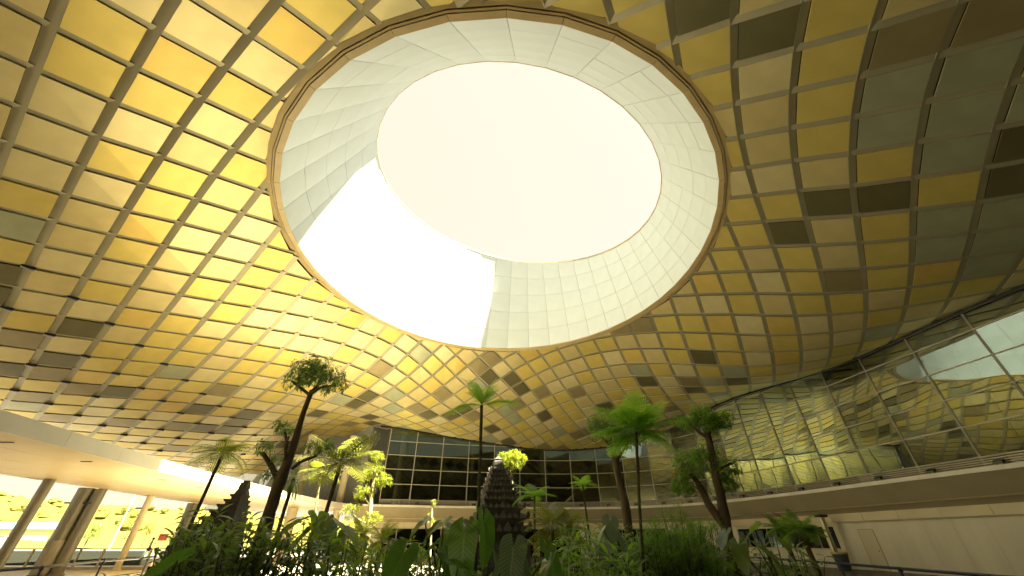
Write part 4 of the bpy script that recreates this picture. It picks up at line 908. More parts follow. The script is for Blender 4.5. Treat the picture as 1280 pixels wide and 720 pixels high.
# black floodlights standing on the ledge
def floodlight(p, rz, grp, lab):
    t = thing('floodlight', lab, 'floodlight', p, rz, grp)
    mb = MB().box((-.14, -.02, 0), (.14, .06, .02)); mb.bar((-.13, .02, .02), (-.13, .02, .16), .02, .03); mb.bar((.13, .02, .02), (.13, .02, .16), .02, .03)
    mb.build('bracket', M_BLACK, t)
    R_ = Matrix.Translation((0, 0, .17)) @ Matrix.Rotation(math.radians(28), 4, 'X')
    mb = MB().box((-.20, -.10, -.05), (.20, .12, .05), M=R_)
    mb.build('lamp_body', M_BLACK, t)
    mb = MB().box((-.17, -.108, -.04), (.17, -.1005, .04), M=R_)
    mb.build('lens', M_INT, t)
    return t
nr = nf = 0
for k in range(1, len(nodes_g) - 1):
    p = nodes_g[k]
    if p[1] < 15: continue
    n = nrm[k]
    d = Vector((-n.y, n.x, 0))
    q = Vector((p[0], p[1], 4.502)) - n * .42 - d * .8
    if p[0] > 12:
        floodlight(q, math.atan2(n.y, n.x) - PI / 2, 'floodlights along the right ledge', 'black floodlight on the right ledge, %s counting from the right edge' % ORD[nr]); nr += 1
    elif k % 2 == 0 or p[0] > 0:
        floodlight(q, math.atan2(n.y, n.x) - PI / 2, 'floodlights along the far ledge', 'small black floodlight on the far ledge, %s counting from its right end' % ORD[nf]); nf += 1

# ------------------------------------------------------------------ covered walkway on the left: slab on columns
walk = thing('covered_walkway', 'broad cream walkway roof with pale edge on round columns, open to the meadow', 'walkway roof', (-19, 20, 0))
WO = Vector((-19, 20, 0))
inner = [(p.x, p.y) for p in smooth_path([(-12.2, -8, 0), (-13.1, 3, 0), (-13.8, 10.2, 0), (-14.5, 13.6, 0), (-15.5, 19.2, 0), (-16.3, 28.3, 0), (-16.7, 36, 0), (-16.2, 42.0, 0), (-15.3, 43.9, 0)], 3)]
outer = [(p.x, p.y) for p in smooth_path([(-21.0, -8, 0), (-21.9, 3, 0), (-22.3, 10, 0), (-22.6, 14, 0), (-23.0, 19.5, 0), (-24.8, 29.6, 0), (-25.6, 37, 0), (-26.2, 43, 0), (-26.4, 50, 0)], 3)]
for k in range(len(inner) - 1):
    c = [Vector((*inner[k], 0)), Vector((*inner[k + 1], 0)), Vector((*outer[k + 1], 0)), Vector((*outer[k], 0))]
    for r in range(4):
        q = [bil(c, .002, r / 4 + .0015), bil(c, .998, r / 4 + .0015), bil(c, .998, (r + 1) / 4 - .0015), bil(c, .002, (r + 1) / 4 - .0015)]
        ctr = sum(q, Vector()) / 4
        b = [p - ctr + Vector((0, 0, 4.06)) for p in q]
        t = [p - ctr + Vector((0, 0, 4.12)) for p in q]
        MB().add(b + t, [(3, 2, 1, 0), (4, 5, 6, 7), (0, 1, 5, 4), (1, 2, 6, 5), (2, 3, 7, 6), (3, 0, 4, 7)]).build('soffit_panel', M_SOFFIT, walk, loc=ctr - WO)
mb = MB()
n = len(inner)
vs = [(x - WO.x, y - WO.y, z) for z in (4.125, 4.46) for x, y in inner] + [(x - WO.x, y - WO.y, z) for z in (4.125, 4.46) for x, y in outer]
fs = []
for k in range(n - 1):
    fs += [(k, k + 1, n + k + 1, n + k), (2 * n + k, 3 * n + k, 3 * n + k + 1, 2 * n + k + 1), (k, 2 * n + k, 2 * n + k + 1, k + 1), (n + k, n + k + 1, 3 * n + k + 1, 3 * n + k)]
mb.add(vs, fs)
mb.build('roof_slab', M_CREAM, walk)
for path, o in ((path_resample(inner, 2.6), .05), (path_resample(outer, 2.6), -.05)):
    for k in range(len(path) - 1):
        a, b = Vector((*path[k], 0)), Vector((*path[k + 1], 0))
        d = (b - a).normalized()
        nn = Vector((d.y, -d.x, 0)) * (1 if o > 0 else -1)
        ctr = (a + b) / 2 + Vector((0, 0, 4.27))
        w = (b - a).length / 2 - .007
        vs = [d * sx * w + nn * sy + Vector((0, 0, sz)) for sz in (-.235, .235) for sx, sy in ((-1, 0.005), (1, 0.005), (1, .09), (-1, .09))]
        MB().add(vs, [(0, 3, 2, 1), (4, 5, 6, 7), (0, 1, 5, 4), (1, 2, 6, 5), (2, 3, 7, 6), (3, 0, 4, 7)]).build('edge_panel', M_EDGE, walk, loc=ctr - WO)
def column(x, y, r, m, h=4.06, arms=0, n=20, z0=0.0):
    p = Vector((x, y, 0)) - WO
    mb = MB().lathe([(r * 1.0, z0 - .02), (r, h)], n, p)
    mb.lathe([(r * 1.25, z0 - .03), (r * 1.25, z0 + .10), (r * 1.02, z0 + .12)], n, p)
    c = mb.build('column', m, walk)
    for s in range(arms):
        sx = 1 if s else -1
        MB().box((p.x + sx * r * .9, p.y - .06, 3.28), (p.x + sx * (r + .42), p.y + .06, 3.36)).build('bracket', M_BLACK, c)
    return c
column(-22.6, 20.5, .22, M_COLG)
c = column(-24.5, 24.4, .33, M_COLG, arms=2)
column(-24.02, 24.80, .30, M_COLG)
MB().lathe([(.36, .1), (.36, 1.55), (.34, 1.57)], 20, Vector((-24.5, 24.4, 0)) - WO).build('column_casing', M_SIGN, walk)
column(-24.3, 28.8, .18, M_COLP, arms=1)
column(-26.0, 35.4, .46, M_COLG, arms=2)
column(-26.6, 39.6, .20, M_COLP, arms=1)
column(-22.2, 11.5, .30, M_COLG)
column(-21.4, 2.0, .30, M_COLG)
column(-20.6, 41.0, .45, M_COLP, h=10.6)
column(-17.3, 43.2, .34, M_COLP, h=11.0)
for (px, py) in ((8, 553), (108, 577), (203, 600), (250, 609), (352, 628)):
    p = at(px, py, z=4.05) - WO
    MB().box((-.20, -.04, -.012), (.20, .04, .008)).build('soffit_light_slot', M_BLACK, walk, loc=p)

# ------------------------------------------------------------------ balustrade beyond the walkway, garden hand rails
bal = thing('balustrade', 'low glass balustrade with beige posts and dark top rail along the walkway', 'balustrade', (-27, 30.2, 0))
mb = MB().box((-8, -.12, 0), (6.2, .12, .14)); mb.build('kerb', M_KERB, bal)
xs = [-7.6 + 1.55 * k for k in range(9)]
post_me = MB().box((-.045, -.05, .14), (.045, .05, 1.06)).box((-.06, -.065, .14), (.06, .065, .17)).mesh('post', M_POST)
for k, x in enumerate(xs):
    link('post', post_me, bal, (x, 0, 0))
    if k < len(xs) - 1:
        MB().box((x + .07, -.008, .20), (xs[k + 1] - .07, .008, .98)).build('glass_panel', M_GLASSR, bal)
MB().bar((-7.7, 0, 1.09), (xs[-1] + .1, 0, 1.09), .07, .05).build('top_rail', M_BLACK, bal)

def handrail(name, label, pts):
    t = thing(name, label, 'handrail', (pts[0][0], pts[0][1], 0))
    o = Vector((pts[0][0], pts[0][1], 0))
    path = [Vector((x, y, 1.02)) - o for x, y in pts]
    MB().tube(smooth_path(path, 4), .032, 8).build('rail', M_RAIL, t, smooth=True)
    MB().tube(smooth_path([p - Vector((0, 0, .45)) for p in path], 4), .016, 6).build('lower_rail', M_RAIL, t, smooth=True)
    for p in path:
        mb = MB().tube([(p.x, p.y, 0), (p.x, p.y, .99)], .027, 8); mb.lathe([(.07, 0), (.07, .02)], 10, (p.x, p.y, 0)); mb.lathe([(.05, .95), (.05, 1.05)], 8, (p.x, p.y, 0))
        mb.build('post', M_RAIL, t)
handrail('handrail', 'dark blue grey handrail along the left edge of the garden', [(-10.6, 6.5), (-11.3, 9.2), (-11.95, 11.9), (-13.2, 15.0), (-13.9, 17.7), (-14.2, 20.6)])
handrail('handrail', 'dark blue handrail on thin posts before the cream wall at right', [(9.1, 7.0), (9.2, 9.1), (9.35, 11.3), (9.5, 13.5), (9.5, 15.9), (9.3, 18.3)])

# ------------------------------------------------------------------ steel column, bin, door side on the right
sc_ = thing('steel_column', 'slim yellowish steel column with dark cap standing before the cream wall', 'column', (21.15, 30.1, 0))
mb = MB().lathe([(.19, .0), (.17, .06), (.17, 2.86)], 20); mb.build('shaft', M_STEEL, sc_)
MB().box((-.28, -.28, 2.865), (.28, .28, 3.02)).build('cap', M_BLACK, sc_)
MB().bar((-.1, -.19, .1), (-.1, -.19, 2.8), .04, .03).build('cable_channel', M_BLACK, sc_)
bn = thing('waste_bin', 'dark blue waste bin with yellow rim standing at the foot of the steel column', 'bin', (20.55, 28.9, 0))
MB().lathe([(.33, 0), (.42, .86), (.39, .86), (.31, .05)], 18).build('bin_body', M_BIN, bn)
MB().lathe([(.425, .84), (.46, .86), (.46, .93), (.39, .93)], 18).build('rim', M_YELLOW, bn)
# ------------------------------------------------------------------ outside: signs, poles, shed
t = thing('sign_board', 'grey notice board on two legs outside the walkway', 'sign', (-40.6, 36.5, 0), .5)
MB().box((-.62, -.03, 1.0), (.62, .03, 1.75)).build('board', M_SIGN, t)
MB().box((-.66, -.045, 1.755), (.66, .045, 1.81)).build('top_trim', M_BLACK, t)
for x in (-.45, .45): MB().box((x - .03, -.02, 0), (x + .03, .05, .99)).build('leg', M_POST, t)
t = thing('sign_board', 'small red sign on a post behind the left bushes', 'sign', (-18.1, 23.4, 0), .4)
MB().box((-.19, -.02, 1.55), (.19, .02, 1.84)).build('board', M_RED, t)
MB().box((-.025, .022, 0), (.025, .06, 1.8)).build('post', M_POST, t)
def lamp_post(x, y, h, label):
    t = thing('lamp_post', label, 'lamp post', (x, y, 0), random.uniform(0, 3))
    MB().tube([(0, 0, 0), (0, 0, h * .5), (0, 0, h)], [.12, .09, .06], 8).build('pole', M_WPAINT, t)
    MB().tube([(0, 0, h - .1), (.5, 0, h + .25), (1.3, 0, h + .3)], .04, 6).build('arm', M_WPAINT, t)
    MB().box((1.1, -.12, h + .24), (1.8, .12, h + .36)).build('lamp_head', M_SIGN, t)
lamp_post(-88, 72, 9, 'tall white lamp post nearest the left edge, beyond the balustrade')
lamp_post(-74, 84, 9, 'white lamp post seen between the first and second columns')
lamp_post(-70, 108, 9, 'distant white lamp post seen between the third and fourth columns')
t = thing('shed', 'long low white shed with teal roof out in the meadow', 'building', (-150, 118, 0), .5)
MB().box((-22, -4, 0), (22, 4, 4.0)).build('wall', M_WPAINT, t)
MB().frustum((0, 0), 23, 5, 4.02, 22, 1, 5.6).build('roof', M_TEAL, t)
for k in range(7): MB().box((-20 + 6 * k, -4.06, 1), (-16.5 + 6 * k, -4.0, 2.6)).build('window', M_INT, t)
t = thing('post_lamp', 'black lantern on a slim post cut by the left edge', 'lamp', (-31.0, 23.6, 0))
MB().tube([(0, 0, 0), (0, 0, 2.35)], [.05, .035], 8).build('pole', M_BLACK, t)
MB().lathe([(.06, 2.3), (.20, 2.4), (.20, 2.85), (.08, 3.0)], 8).build('lantern', M_BLACK, t)
# dark street trees at the foot of the slope come further down, with the other plants

# ------------------------------------------------------------------ garden bed
bedp = [(-9.6, 3.0), (8.6, 3.0), (8.9, 17.5), (6.5, 23.0), (2.2, 26.0), (-2.2, 26.0), (-2.6, 19.2), (-5.5, 17.6), (-8.0, 17.2), (-11.6, 17.2), (-12.6, 15.0), (-11.2, 11)]
mb = MB()
n = len(bedp)
mb.add([(x, y, 0) for x, y in bedp] + [(x, y, .10) for x, y in bedp], [tuple(range(n, 2 * n))] + [(k, (k + 1) % n, n + (k + 1) % n, n + k) for k in range(n)])
tag(mb.build('garden_bed', M_SOIL), kind='structure')
kerb_root = None
for k in range(n):
    a, b = Vector((*bedp[k], .09)), Vector((*bedp[(k + 1) % n], .09))
    L = (b - a).length
    m_ = max(1, int(L / 1.5))
    if kerb_root is None:
        kerb_root = thing('garden_kerb', 'low pale stone kerb round the planted garden', 'kerb', (0, 0, 0))
    for q in range(m_):
        MB().bar(a.lerp(b, (q + .006) / m_), a.lerp(b, (q + .994) / m_), .2, .22).build('kerb_stone', M_KERB, kerb_root)

# ------------------------------------------------------------------ stone towers
def antefix_mesh(m):
    """a small upswept stone leaf ornament"""
    prof = [(.55, 0), (.62, .35), (.40, .7), (.04, 1.25)]
    vs = []
    for w, z in prof:
        for yy in (-.22, .18):
            vs += [(-w, yy - z * .28, z), (w, yy - z * .28, z)]
    fs = [(0, 2, 3, 1), (12, 13, 15, 14)]
    for k in range(3):
        a = 4 * k
        fs += [(a, a + 1, a + 5, a + 4), (a + 3, a + 2, a + 6, a + 7), (a + 1, a + 3, a + 7, a + 5), (a + 2, a, a + 4, a + 6)]
    return MB().add(vs, fs).mesh('ornament', m)
ANTE = antefix_mesh(M_STONEL)
def antefix(par, c, s, rz):
    link('ornament', ANTE, par, M=Matrix.Translation(c) @ Matrix.Rotation(rz, 4, 'Z') @ Matrix.Scale(s, 4))
def tier(parent, cx, hw, hd, z0, z1, orn=True, left=None, m=M_STONE):
    """one storey of a tower: recessed neck, stepped cornice and upswept ornaments. left/right extents when lopsided"""
    h = z1 - z0
    xl, xr = (-hw, hw) if left is None else left
    def sl(grow, za, zb):
        mb.box((cx + xl - grow, -hd - grow, za), (cx + xr + (grow if left is None else grow * .25), hd + grow, zb))
    mb = MB()
    sl(-.06 * hw, z0, z0 + h * .48)
    sl(.0, z0 + h * .481, z0 + h * .62)
    g_ = 1.0 if left is None else .4
    sl(.05 * hw * g_, z0 + h * .621, z0 + h * .78)
    sl((.11 * hw + .01) * g_, z0 + h * .781, z0 + h * .90)
    sl(.02, z0 + h * .901, z1 - .002)
    o = mb.build('tier', m, parent)
    if orn:
        om = o
        s = h * .40
        w = xr - xl
        nn = max(3, int(w / (s * 1.5)))
        for k in range(nn):
            x = cx + xl + w * (k + .5) / nn
            antefix(om, Vector((x, -hd - .06 - .1 * hw, z0 + h * .70)), s * (1.25 if k == nn // 2 else .85), 0)
            antefix(om, Vector((x, hd + .06 + .1 * hw, z0 + h * .70)), s * .85, PI)
        for k in range(max(2, nn - 1)):
            y = -hd + 2 * hd * (k + .5) / max(2, nn - 1)
            antefix(om, Vector((cx + xl - .06 - .1 * hw, y, z0 + h * .70)), s, -PI / 2)
            if left is None: antefix(om, Vector((cx + xr + .06 + .1 * hw, y, z0 + h * .70)), s, PI / 2)
        for sx in ((xl, xr) if left is None else (xl,)):
            for sy in (-hd, hd):
                antefix(om, Vector((cx + sx * 1.06, sy * 1.06, z0 + h * .72)), s * 1.25, math.atan2(sx, -sy) if sy < 0 else math.atan2(sx, -sy))
    return o
tw = thing('stone_tower', 'dark tiered stone temple tower with upswept ornaments in the middle of the garden', 'stone tower', (-0.50, 20.0, 0), .12)
MB().box((-1.5, -1.5, 0), (1.5, 1.5, .7)).build('plinth', M_STONE, tw)
MB().box((-1.15, -1.15, .702), (1.15, 1.15, 1.5)).build('base', M_STONE, tw)
zz = [1.502, 2.05, 2.5, 2.88, 3.2, 3.48, 3.74, 3.98, 4.2, 4.42]
hws = [1.02, .98, .88, .78, .68, .58, .49, .41, .33]
for k in range(9): tier(tw, -.02 * k, hws[k], hws[k], zz[k], zz[k + 1])
mb = MB().lathe([(.30, 4.42), (.22, 4.52), (.27, 4.60), (.27, 4.74), (.20, 4.80), (.23, 4.86), (.12, 4.93), (.04, 5.0)], 8, (-.18, 0, 0))
mb.build('finial', M_STONE, tw)
hg = thing('stone_gate_half', 'dark stone half gate with stepped left side and sheer right face at left', 'stone tower', (-10.0, 15.6, 0), .10)
MB().box((-1.5, -.8, 0), (.55, .8, .9)).build('plinth', M_STONE, hg)
zz = [.902, 1.45, 1.80, 2.05, 2.27, 2.47, 2.64, 2.80, 2.96]
lx = [-1.24, -1.10, -.84, -.65, -.49, -.34, -.20, -.08]
rx = [.40, .41, .40, .38, .36, .34, .32, .28]
for k in range(8): tier(hg, 0, .57, .68 - .05 * k, zz[k], zz[k + 1], orn=False, left=(lx[k], rx[k]))
mb = MB().frustum((.13, 0), .19, .19, 2.96, .12, .14, 3.15); mb.frustum((.14, 0), .14, .16, 3.151, .12, .11, 3.36); mb.box((.06, -.07, 3.361), (.25, .07, 3.42))
mb.build('finial', M_STONE, hg)

# ------------------------------------------------------------------ people
def skin_body(name, joints, edges, m, parent, sub=1):
    me = bpy.data.meshes.new(name)
    me.from_pydata([j[:3] for j in joints], edges, [])
    o = bpy.data.objects.new(name, me)
    COL.objects.link(o)
    o.modifiers.new('skin', 'SKIN')
    ly = me.skin_vertices[0].data
    for k, j in enumerate(joints):
        ly[k].radius = (j[3], j[4] if len(j) > 4 else j[3])
    ly[0].use_root = True
    s = o.modifiers.new('sub', 'SUBSURF'); s.levels = sub; s.render_levels = sub
    dg = bpy.context.evaluated_depsgraph_get()
    nm = bpy.data.meshes.new_from_object(o.evaluated_get(dg))
    bpy.data.objects.remove(o)
    bpy.data.meshes.remove(me)
    nm.name = name
    nm.materials.clear(); nm.materials.append(m)
    nm.polygons.foreach_set('use_smooth', [True] * len(nm.polygons))
    return link(name, nm, parent)
def person(label, loc, rz, top, seated=False, group=None):
    t = thing('person', label, 'person', loc, rz, group)
    dz = -.40 if seated else 0
    hip, kn, an = .92 + dz, (.50, .52)[seated], .08
    J = [(0, 0, hip, .13, .10), (0, 0, hip + .22, .13, .09), (0, .0, hip + .46, .16, .10), (0, -.01, hip + .56, .055), (0, -.03, hip + .64, .075, .085), (0, -.03, hip + .74, .085, .10)]
    E = [(0, 1), (1, 2), (2, 3), (3, 4), (4, 5)]
    for s in (-1, 1):
        b = len(J)
        sw = .16 * s
        if seated: J += [(.09 * s, -.05, hip - .02, .085), (.11 * s, -.42, kn, .06), (.11 * s, -.44, an, .04), (.11 * s, -.58, .04, .035)]
        else: J += [(.09 * s, .0, hip - .06, .085), (.10 * s, -sw * .7, kn, .06), (.10 * s, -sw + .06, an, .042), (.10 * s, -sw - .10, .04, .035)]
        E += [(0, b), (b, b + 1), (b + 1, b + 2), (b + 2, b + 3)]
        b = len(J)
        if seated: J += [(.20 * s, 0, hip + .48, .055), (.25 * s, -.04, hip + .22, .042), (.16 * s, -.26, hip + .10, .03), (.13 * s, -.36, hip + .10, .03)]
        else: J += [(.20 * s, 0, hip + .48, .055), (.25 * s, .02 + sw * .3, hip + .20, .042), (.25 * s, sw * .8 - .06, hip - .04, .032), (.25 * s, sw * .9 - .08, hip - .14, .035)]
        E += [(2, b), (b, b + 1), (b + 1, b + 2), (b + 2, b + 3)]
    skin_body('body', J, E, M_SKIN, t)
    k = 6
    sh = [(x, y, z, r * 1.14 + .012, (q[0] if q else r) * 1.14 + .012) for x, y, z, r, *q in [J[0], J[1], J[2]]]
    shE = [(0, 1), (1, 2)]
    for s, b in ((0, k + 4), (1, k + 12)):
        q = len(sh)
        sh += [(*J[b][:3], .07), (*J[b + 1][:3], .058)]
        shE += [(2, q), (q, q + 1)]
    skin_body('shirt', sh, shE, top, t)
    tr = [(J[0][0], J[0][1], J[0][2] - .01, .15, .12)]
    trE = []
    for b in (k, k + 8):
        q = len(tr)
        tr += [(*J[b][:3], .105), (*J[b + 1][:3], .078), (*J[b + 2][:3], .06)]
        trE += [(0, q), (q, q + 1), (q + 1, q + 2)]
    skin_body('trousers', tr, trE, M_TROUS, t)
    hz = J[5][2]
    MB().lathe([(.088, -.04), (.103, .02), (.098, .07), (.06, .115), (.0, .125)], 12, (0, -.012, hz)).build('hair', M_HAIR, t, smooth=True)
    f = MB()
    f.lathe([(.0, -.012), (.012, 0), (.0, .012)], 6, (-.032, -.128, hz + .0)); f.lathe([(.0, -.012), (.012, 0), (.0, .012)], 6, (.032, -.128, hz + .0))
    f.box((-.022, -.130, hz - .07), (.022, -.118, hz - .062))
    f.build('face_features', M_HAIR, t)
    MB().box((-.011, -.148, hz - .045), (.011, -.115, hz - .005)).build('nose', M_SKIN, t)
    return t
person('person in pale top and dark trousers walking out past the balustrade', (-34.6, 43.6, 0), 2.2, M_SHIRT)
person('person in pinkish top sitting low beside the left bushes', (-21.2, 28.4, 0), 1.0, M_PINK, seated=True)
bk = MB().box((-.9, -.22, 0), (.9, .22, .42)).build('stone_bench', M_KERB, None, loc=(-21.25, 28.5, 0))
bk.rotation_euler = (0, 0, 1.0)
tag(bk, 'low pale stone block bench under the sitting person', 'bench')

# ------------------------------------------------------------------ plants: leaf shapes
def lance(L, W, droop=.25, fold=.35, n=4):
    mb = MB()
    vs, uv = [(0, 0, 0)], [(0.001, 0)]
    for k in range(1, n):
        t = k / n
        w = W / 2 * math.sin(PI * t ** .8)
        z = -droop * L * t * t
        y = L * t * (1 - droop * .25 * t)
        vs += [(-w, y, z + fold * w), (0, y, z), (w, y, z + fold * w)]
        uv += [(-1, t), (0.001, t), (1, t)]
    vs.append((0, L * (1 - droop * .25), -droop * L)); uv.append((0.001, 1))
    fs = [(0, 2, 1), (0, 3, 2)]
    for k in range(n - 2):
        a = 1 + 3 * k
        fs += [(a, a + 1, a + 4, a + 3), (a + 1, a + 2, a + 5, a + 4)]
    a = 1 + 3 * (n - 2)
    fs += [(a, a + 1, a + 3), (a + 1, a + 2, a + 3)]
    mb.add(vs, fs, 0, uv)
    return mb
def heart(L, W, droop=.3, cup=.18, seed=0):
    r_ = random.Random(seed)
    mb = MB()
    NT = 26
    vs, uv = [(0, 0, 0)], [(0.001, 0.0)]
    ph = r_.uniform(0, 6)
    for ring in (.36, .7, 1.0):
        for k in range(NT + 1):
            th = math.radians(-166 + 332 * k / NT)
            a = abs(math.degrees(th))
            r = .50 + .50 * max(0, 1 - a / 62) ** 1.25 - .06 * max(0, (a - 130) / 36)
            r *= ring
            x = math.sin(th) * r * W
            y = math.cos(th) * r * (L if a < 90 else L * .85)
            z = cup * abs(x) - droop * max(y, 0) ** 2 / L - .10 * ring * abs(x) ** 2 / W
            z += ring * .018 * L * math.sin(k * 1.55 + ph)
            vs.append((x, y, z)); uv.append((x / W * 2, y / L))
    fs = []
    for k in range(NT): fs.append((0, 1 + k + 1, 1 + k))
    for q in range(2):
        a, b = 1 + q * (NT + 1), 1 + (q + 1) * (NT + 1)
        for k in range(NT): fs.append((a + k, a + k + 1, b + k + 1, b + k))
    mb.add(vs, fs, 0, uv)
    return mb
def frond(L, wid, pairs=20, pin=8, droop=.5, rise=.25, seed=0, fine=True):
    """bipinnate fern frond along +Y, arching down at the tip"""
    r_ = random.Random(seed)
    mb = MB()
    def ax(t): return Vector((0, L * t * (1 - .14 * droop * t), L * (rise * t - droop * t * t)))
    pts = [ax(k / 8) for k in range(9)]
    mb.tube(pts, [L * .009 * (1 - k / 9) + .0015 for k in range(9)], 4)
    for k in range(pairs):
        t = .10 + .90 * (k + .5) / pairs
        p = ax(t)
        d = (ax(min(t + .03, 1)) - ax(t - .03)).normalized()
        pl = wid * (math.sin(PI * min(1, (.10 + .90 * t)) ** .85) ** .75) * r_.uniform(.9, 1.06) + .01
        for s in (-1, 1):
            side = Vector((s, 0, 0))
            dirn = (side * .93 + d * .38 + Vector((0, 0, r_.uniform(-.16, .02)))).normalized()
            up = Vector((0, 0, 1))
            q = dirn.cross(up).normalized() * -s
            if fine:
                for m in range(pin):
                    f0 = (m + .15) / pin
                    c = p + dirn * pl * f0 + Vector((0, 0, -.18 * pl * f0 * f0))
                    l2 = pl * .24 * (1 - .72 * f0) + .004
                    w2 = pl / pin * .40
                    for s2 in (-1, 1):
                        e = (d * s2 * .9 + dirn * .45).normalized()
                        tip = c + e * l2 + Vector((0, 0, -.15 * l2))
                        mb.add([c - dirn * w2 * .6, c + e * l2 * .55 - dirn * w2, tip, c + e * l2 * .5 + dirn * w2, c + dirn * w2 * .6], [(0, 1, 2, 3, 4)])
            else:
                w2 = L / pairs * .46
                a, b, c = p, p + dirn * pl * .55 + Vector((0, 0, -.05 * pl)), p + dirn * pl + Vector((0, 0, -.2 * pl))
                mb.add([a - d * w2 * .7, a + d * w2 * .7, b + d * w2 * .8, c, b - d * w2 * .8], [(0, 1, 2, 3, 4)])
    return mb

LANCE_S = [lance(1, .24, random.uniform(.15, .5), .4, 3) for k in range(3)]
def put(mb, src, M):
    mb.add([M @ Vector(v) for v in src.v], src.f, 0, src.uv)
def orient(p, d, roll=0.0, s=1.0):
    """leaf +Y along d, +Z kept upward"""
    d = Vector(d).normalized()
    x = d.cross(Vector((0, 0, 1)))
    if x.length < 1e-3: x = Vector((1, 0, 0))
    x.normalize()
    z = x.cross(d)
    M = Matrix(((x.x, d.x, z.x), (x.y, d.y, z.y), (x.z, d.z, z.z)))
    return Matrix.Translation(p) @ (M @ Matrix.Rotation(roll, 3, 'Y')).to_4x4() @ Matrix.Scale(s, 4)

def whorl(mb, c, axis, n, L, spread=1.0, src=None):
    axis = Vector(axis).normalized()
    u = axis.orthogonal().normalized()
    v = axis.cross(u)
    for k in range(n):
        a = 2 * PI * k / n + random.uniform(-.4, .4)
        e = random.uniform(-.25, .9)
        d = (u * math.cos(a) + v * math.sin(a)) * spread + axis * e
        put(mb, src or random.choice(LANCE_S), orient(c + axis * random.uniform(-.3, .3) * L, d, random.uniform(-.5, .5), L * random.uniform(.7, 1.15)))

def crown_clump(mb, c, rad, nw, L, per=9, flat=.7, shell=.55):
    for k in range(nw):
        while True:
            d = Vector((random.gauss(0, 1), random.gauss(0, 1), random.gauss(0, 1)))
            if d.length > .1: break
        d.normalize()
        r = rad * (shell + (1 - shell) * random.random()) if random.random() < .8 else rad * random.uniform(.1, .6)
        p = Vector(c) + Vector((d.x * r, d.y * r, d.z * r * flat))
        whorl(mb, p, d + Vector((0, 0, .5)), per, L)

def broad_tree(name, label, base, trunk, radii, branches, clumps, leaf, m_leaf, m_bark=None, group=None, per=9, cat='tree', trunk2=None):
    """trunk and branches in world points, crown of many small leaves"""
    t = thing(name, label, cat, base, group=group)
    o = Vector(base)
    pts = smooth_path([Vector(p) - o for p in trunk], 3)
    MB().tube(pts, lerp_list(radii, len(pts)), 9, wob=.10).build('trunk', m_bark or M_BARK, t, smooth=True)
    for br, r0, r1 in branches:
        pts = smooth_path([Vector(p) - o for p in br], 3)
        MB().tube(pts, lerp_list([r0, r1], len(pts)), 6, wob=.08).build('branch', m_bark or M_BARK, t, smooth=True)
    cr = MB()
    for c, rad, nw in clumps: crown_clump(cr, Vector(c) - o, rad, nw, leaf, per)
    cr.build('crown', m_leaf, t)
    return t

FR = {}
def frond_set(key, L, wid, m, **kw):
    if key not in FR:
        FR[key] = [frond(L, wid, seed=q + hash(key) % 97, droop=d, rise=r, **kw).mesh('frond', m, False) for q, (d, r) in enumerate(((.42, .38), (.55, .30), (.34, .42)))]
    return FR[key]
def tree_fern(label, base, top, r0, r1, key, nf, pitch=(-.15, .75), group='tree ferns in the garden', m_bark=None, bend=.0, scale=1.0, az0=None, cat='tree fern', name='tree_fern', list_az=None):
    base, top = Vector(base), Vector(top)
    t = thing(name, label, cat, base, group=group)
    mid = (base + top) / 2 + Vector((bend, 0, 0))
    pts = smooth_path([Vector(), mid - base, top - base], 6)
    MB().tube(pts, lerp_list([r0, (r0 + r1) / 2 * .9, r1, r1 * 1.1], len(pts)), 8, wob=.10).build('trunk', m_bark or M_BARKG, t, smooth=True)
    meshes = FR[key]
    az = az0 if az0 is not None else random.uniform(0, 6)
    for k in range(nf):
        if list_az: a, e, s = list_az[k]
        else:
            a = az + k * 2 * PI / nf * 1.0 + random.uniform(-.18, .18)
            e = pitch[0] + (pitch[1] - pitch[0]) * ((k * .618) % 1.0)
            s = random.uniform(.88, 1.08)
        M = Matrix.Translation(top - base) @ Matrix.Rotation(a, 4, 'Z') @ Matrix.Rotation(e, 4, 'X') @ Matrix.Rotation(random.uniform(-.15, .15), 4, 'Y') @ Matrix.Scale(s * scale, 4)
        link('frond', meshes[k % 3], t, M=M)
    return t

def ground(p): return Vector((p.x, p.y, .08))

frond_set('big', 1.0, .33, M_FERN, pairs=15, pin=7)
frond_set('mid', 1.15, .30, M_FERN, pairs=14, pin=6)
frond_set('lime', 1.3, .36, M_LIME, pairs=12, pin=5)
frond_set('olive', 1.5, .42, M_OLIVE, pairs=14, pin=5)
frond_set('palm', 1.0, .30, M_LEAF, pairs=22, fine=False)

# tall slim fern in the middle, seen against the dome
top = at(602, 507, Y=9.0); b = at(597, 690, Y=9.0)
tree_fern('tall slim tree fern in the centre with few fronds held up in a V', (b.x - .05, 9.0, .08), top, .05, .034, 'mid', 9, bend=.03, scale=.86,
          list_az=[(1.35, .95, 1.0), (.75, .85, .85), (-1.3, 1.0, .95), (-.8, .8, .8), (1.57, -.05, 1.0), (-1.57, -.05, 1.05), (2.6, .75, .8), (-2.5, .7, .8), (1.0, 1.15, .7)])
# large bright fern on the right
top = at(795, 541, Y=7.5); b = at(797, 720, Y=7.5)
tree_fern('large bright tree fern on a thin bare trunk right of the tower', (b.x, 7.5, .08), top, .030, .026, 'big', 18, pitch=(-.30, .75), bend=-.02, scale=.98)
